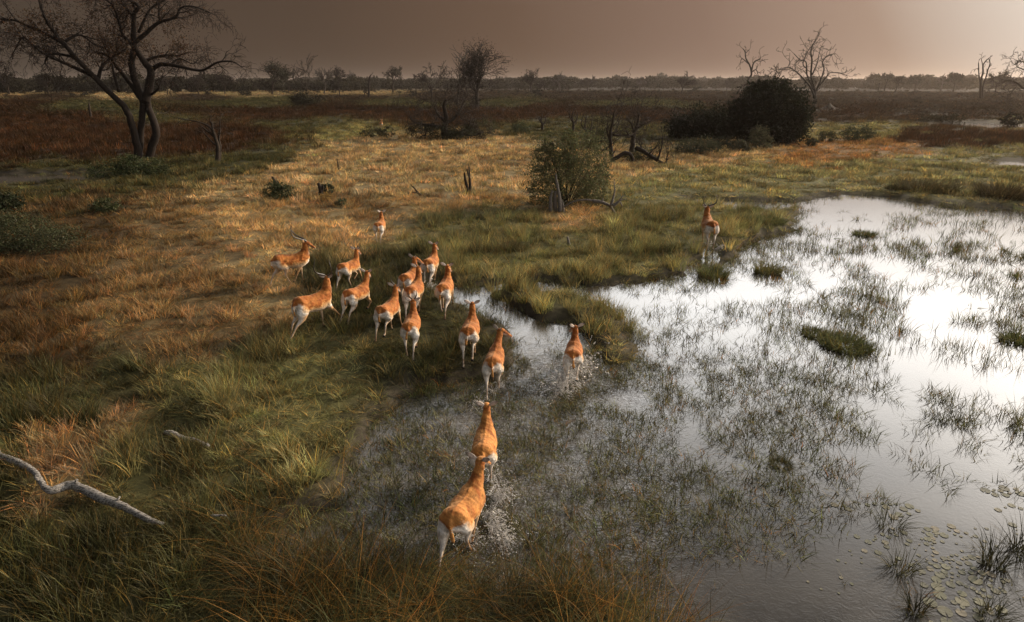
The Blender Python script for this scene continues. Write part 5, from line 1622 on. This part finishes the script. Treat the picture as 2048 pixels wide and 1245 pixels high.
# grass standing in the water
EM = [(800, 900, .55), (900, 800, .65), (1100, 800, .6), (750, 1000, .75), (650, 1060, .5), (1050, 950, .75), (1100, 1050, .75), (1200, 750, .6), (1300, 700, .5), (1300, 850, .5), (1300, 620, .28), (1350, 950, .5), (1250, 1100, .65),
      (1400, 1050, .6), (1500, 900, .5), (1500, 750, .5), (1600, 650, .7), (1700, 640, .7), (1500, 640, .45), (1850, 650, .2), (2000, 660, .5), (1700, 720, .6), (1850, 720, .14), (2000, 760, .2), (1750, 830, .45), (1900, 830, .42),
      (2000, 850, .42), (1650, 950, .45), (1800, 940, .22), (1950, 960, .25), (1900, 1030, .0), (1600, 1050, .48), (1720, 1080, .05), (1550, 1170, .05), (1800, 1150, .0), (1950, 1150, .1), (2030, 1100, .25), (1350, 1180, .15), (1700, 500, .35),
      (1850, 480, .42), (2000, 500, .38), (1650, 545, .22), (1800, 560, .22), (1900, 600, .30), (1600, 450, .25), (1700, 415, .15), (1900, 450, .5), (1250, 590, .25), (1450, 590, .3), (1550, 580, .3), (1550, 500, .4), (1150, 650, .15),
      (1080, 690, .2), (1020, 645, .05), (1150, 760, .35), (1000, 830, .35), (1020, 1030, .7), (900, 1000, .7), (950, 1130, .85), (850, 1060, .8), (1150, 1130, .8), (1200, 980, .75), (1500, 410, .8), (1660, 440, .2), (1750, 390, .1), (2040, 330, .2), (100, 360, .2), (1950, 252, .15), (1720, 610, .7)]
x, y = cat_pts((6.0, 17, 62), (17, 36, 25), (36, 66, 7))
w = wet(x, y); keep = w > -0.2
x, y, w = x[keep], y[keep], w[keep]
px, py = project(x, y)
num = np.zeros(len(x)); den = np.zeros(len(x))
for ex, ey, d in EM:
    q = ((px - ex) ** 2 + ((py - ey) * 1.6) ** 2 + 200.0) ** -1.8
    num += q * d; den += q
D = np.clip(num / den + (0.55 - 0.30 * sstep(1000, 1250, px)) * np.exp(-np.clip(w, 0, 9) / 0.9), 0, 1)
cl = fbm(x * 0.8, y * 0.8, 55, 3) * 0.5 + fbm(x * 2.6, y * 2.6, 56, 2) * 0.5
keep = G.random(len(x)) < np.clip((D * 1.35 - 0.05) * sstep(0.60 - 0.42 * D, 0.70 - 0.42 * D, cl) * 1.2, 0, 1)
x, y, w, px, py, D = x[keep], y[keep], w[keep], px[keep], py[keep], D[keep]
n = len(x); r = np.hypot(x, y)
c = np.array([0.095, 0.092, 0.037])[None] * np.exp(G.normal(0, 0.35, (n, 1))) * np.exp(G.normal(0, 0.08, (n, 3)))
rusty = G.random(n) < 0.05
c[rusty] = np.array([0.22, 0.12, 0.035])
h = G.uniform(0.13, 0.36, n) * (0.75 + 0.8 * fbm(x * 0.5, y * 0.5, 58)) * (1 + 0.35 * sstep(1500, 1900, px))
h = h * (0.62 + 0.38 * sstep(14, 22, r))
s = (0.9 + 0.016 * r) * G.uniform(0.8, 1.3, n)
rot = np.stack([G.normal(0, 0.2, n), G.normal(0, 0.2, n), G.uniform(0, 6.28, n)], 1)
scatter('water_grass', P_WATER, np.stack([x, y, np.full(n, -0.02)], 1), rot, np.stack([s, s, h], 1), G.integers(0, 7, n), c, 'thin grass blades standing in the shallow water')

# tussocks one can pick out
def tussock(px, py, rx, h, seed, label, col, n=420, w=0.016, straw=0.08):
    b = ground(px, py); b.z = max(terr1(b.x, b.y) - 0.05, -0.05)
    g = np.random.default_rng(seed)
    mpp = math.hypot(b.y, CAM_H) / FPX
    R_ = rx * mpp; H = h * mpp / math.cos(math.atan2(CAM_H, b.y))
    me = tuft_mesh('grass_tussock', seed, n, R_ / H * 0.75, 3, w / H, 0.35, 0.5, straw, hvar=(0.5, 1.0))
    for v in me.vertices: v.co = v.co * H
    me.materials.clear(); me.materials.append(M_LEAF)
    k = len(me.vertices)
    C = np.array(col)[None] * np.exp(g.normal(0, 0.1, (k, 1)))
    a = me.attributes.new('tint', 'FLOAT_COLOR', 'POINT'); a.data.foreach_set('color', np.concatenate([C, np.ones((k, 1))], 1).astype(np.float32).ravel())
    o = link('grass_tussock', me, None, None, b)
    tag(o, label, 'grass tussock', 'grass tussocks in and around the pool')


LG = (0.105, 0.112, 0.042)
for i, q in enumerate([
    (1425, 552, 36, 30, 'bushy green tussock right below the far bull, at the shore', LG), (1535, 545, 32, 30, 'yellow-green tussock standing in bright water right of the shore tussock', (0.13, 0.12, 0.045)),
    (1727, 470, 26, 14, 'small round tussock alone in the far bright water', LG), (1690, 692, 62, 26, 'widest green tussock mound in the middle of the bright water', LG), (1630, 668, 34, 18, 'tussock at the left end of the widest mound', LG),
    (2030, 682, 36, 24, 'green tussock in the water at the right edge', LG), (1850, 388, 70, 36, 'dark tall reed tussock at the far side of the pool', (0.060, 0.050, 0.022)), (2000, 402, 62, 44, 'dark reed tussock at the right edge of the far shore', (0.050, 0.038, 0.017)),
    (1790, 386, 24, 20, 'small reed tussock left of the dark tall reed tussock', (0.060, 0.055, 0.025)), (1535, 455, 40, 20, 'low green tussock behind the far bull on the right', LG), (1500, 430, 30, 18, 'low green tussock beyond the far bull near the dark lily patch', LG),
    (105, 362, 26, 10, 'dark tussock in the pale pond at the left', (0.030, 0.030, 0.014)), (45, 370, 30, 12, 'dark tussock on the near side of the pale pond at the left edge', (0.026, 0.027, 0.013)),
    (1560, 930, 24, 18, 'olive tussock in the grey shallows, lower right', (0.08, 0.075, 0.03)), (1800, 1140, 24, 48, 'dark tussock standing left of the lily pads', (0.05, 0.048, 0.02)),
    (1985, 1130, 22, 70, 'spiky dark tussock with long bent blades at the lower right', (0.035, 0.033, 0.015)), (2035, 1100, 18, 62, 'spiky dark tussock at the right edge near the lily pads', (0.035, 0.033, 0.015)), (1985, 1236, 26, 46, 'dark tussock at the bottom right corner', (0.05, 0.048, 0.02)),
    (1830, 1225, 14, 46, 'thin dark tussock at the bottom, left of the largest lily pads', (0.04, 0.038, 0.018)), (1780, 1050, 30, 40, 'leafy dark tussock above the lily pads', (0.055, 0.055, 0.022)), (1480, 1010, 28, 18, 'olive tussock in the grey shallows below the centre right', (0.07, 0.068, 0.028)),
    (1065, 1085, 26, 44, 'coarse grass tussock right of the nearest antelope', (0.085, 0.08, 0.03)),
]):
    tussock(q[0], q[1], q[2], q[3], 300 + i, q[4], q[5], n=90 if q[1] > 1000 else 420 if q[2] < 40 else 1000, w=0.014 if q[1] > 800 else 0.03)

# ------------------------------------------------------------------ far wood
def wood_proto(seed, broad):
    rng = random.Random(seed)
    g = np.random.default_rng(seed)
    mb = MB()
    mb.tube([(0, 0, -0.5), (0.1, 0, 3), (0.0, 0.1, 5.5)], [0.25, 0.2, 0.15], 5)
    P = []
    for k in range(10):
        a = rng.uniform(0, 6.28); rr = rng.uniform(0.4, 1) * broad
        c = np.array([math.cos(a) * rr, math.sin(a) * rr, rng.uniform(2.2, 8.6)])
        mb.tube([(0, 0, 4), tuple(c * 0.6 + np.array([0, 0, 1.5])), tuple(c)], [0.12, 0.08, 0.04], 4)
        P.append(c + g.normal(size=(60, 3)) * np.array([1.1, 1.1, 0.7]))
    P = np.concatenate(P)
    d = g.normal(size=P.shape); d /= np.linalg.norm(d, axis=1)[:, None]
    e = np.cross(d, g.normal(size=P.shape)); e /= np.linalg.norm(e, axis=1)[:, None]
    sz = g.uniform(0.4, 0.9, (len(P), 1))
    V = np.stack([P - d * sz, P + e * sz * 0.7, P + d * sz, P - e * sz * 0.7], 1).reshape(-1, 3)
    n0 = len(mb.v)
    mb.v += [tuple(v) for v in V]; mb.f += [tuple(n0 + 4 * i + k for k in range(4)) for i in range(len(P))]
    me = mb.mesh('wood_tree')
    a = me.attributes.new('bcol', 'FLOAT_COLOR', 'POINT')
    C = np.ones((len(mb.v), 4), np.float32); C[n0:, :3] = np.repeat(g.uniform(0.6, 1.5, (len(P), 1)), 4, 0); C[:n0, :3] = 0.9
    a.data.foreach_set('color', C.ravel())
    me.materials.append(M_GRASS)
    return me


P_WOOD = proto('wood_trees', [wood_proto(s, 2.2 + 0.5 * s) for s in range(5)])
aa, rr = [], []
for (a0, a1, r0, r1, n) in ((-47, -12, 500, 670, 400), (-12, 5, 620, 900, 360), (5, 47, 740, 1080, 900), (-47, 47, 1080, 1500, 800)):
    aa.append(G.uniform(R(a0), R(a1), n)); rr.append(np.sqrt(G.uniform(r0 * r0, r1 * r1, n)))
aa, rr = np.concatenate(aa), np.concatenate(rr)
x, y = rr * np.sin(aa), rr * np.cos(aa); n = len(x)
hh_ = 0.86 * G.uniform(0.75, 1.35, n) * (0.7 + 0.6 * vnoise(aa * 40, rr * 0.004, 12)) * np.where(rr > 1080, 1.30, 1.0) * np.where(aa > R(8), 1.15, 1.0)
tint = np.array([0.022, 0.019, 0.011])[None] * np.exp(G.normal(0, 0.25, (n, 1)))
scatter('far_wood', P_WOOD, np.stack([x, y, terrain(x, y)], 1), np.stack([np.zeros(n), np.zeros(n), G.uniform(0, 6.28, n)], 1), np.stack([hh_ * 1.15, hh_ * 1.15, hh_], 1), G.integers(0, 5, n), tint, 'hazy band of far woodland along the horizon', 'wood')

# scrub on the plain under the wood
x, y = ring(400, 620, 0.0016)
n = len(x); sc_ = G.uniform(0.16, 0.34, n)
scatter('far_scrub', P_WOOD, np.stack([x, y, terrain(x, y) - 0.9 * sc_ * 4], 1), np.stack([np.zeros(n), np.zeros(n), G.uniform(0, 6.28, n)], 1), np.stack([sc_ * 1.2, sc_ * 1.2, sc_], 1), G.integers(0, 5, n),
        np.array([0.020, 0.017, 0.010])[None] * np.exp(G.normal(0, 0.3, (n, 1))), 'low dark scrub scattered along the foot of the far wood', 'scrub')

# ------------------------------------------------------------------ haze
def haze():
    import bmesh
    bm = bmesh.new(); bmesh.ops.create_cube(bm, size=1.0)
    me = bpy.data.meshes.new('haze'); bm.to_mesh(me); bm.free()
    o = link('haze', me)
    o.scale = (19000, 19000, 34.0); o.location = (0, 0, 34.0 / 2 - 1.6)
    m = bpy.data.materials.new('haze'); m.use_nodes = True
    N, L = m.node_tree.nodes, m.node_tree.links; N.clear()
    out = N.new('ShaderNodeOutputMaterial'); v = N.new('ShaderNodeVolumePrincipled')
    v.inputs['Color'].default_value = (0.84, 0.70, 0.59, 1)
    v.inputs['Density'].default_value = 0.00011
    v.inputs['Anisotropy'].default_value = 0.72
    L.new(v.outputs[0], out.inputs['Volume'])
    me.materials.append(m)
    tag(o, 'thin brown smoke haze lying over the plain', 'haze', kind='stuff')


haze()
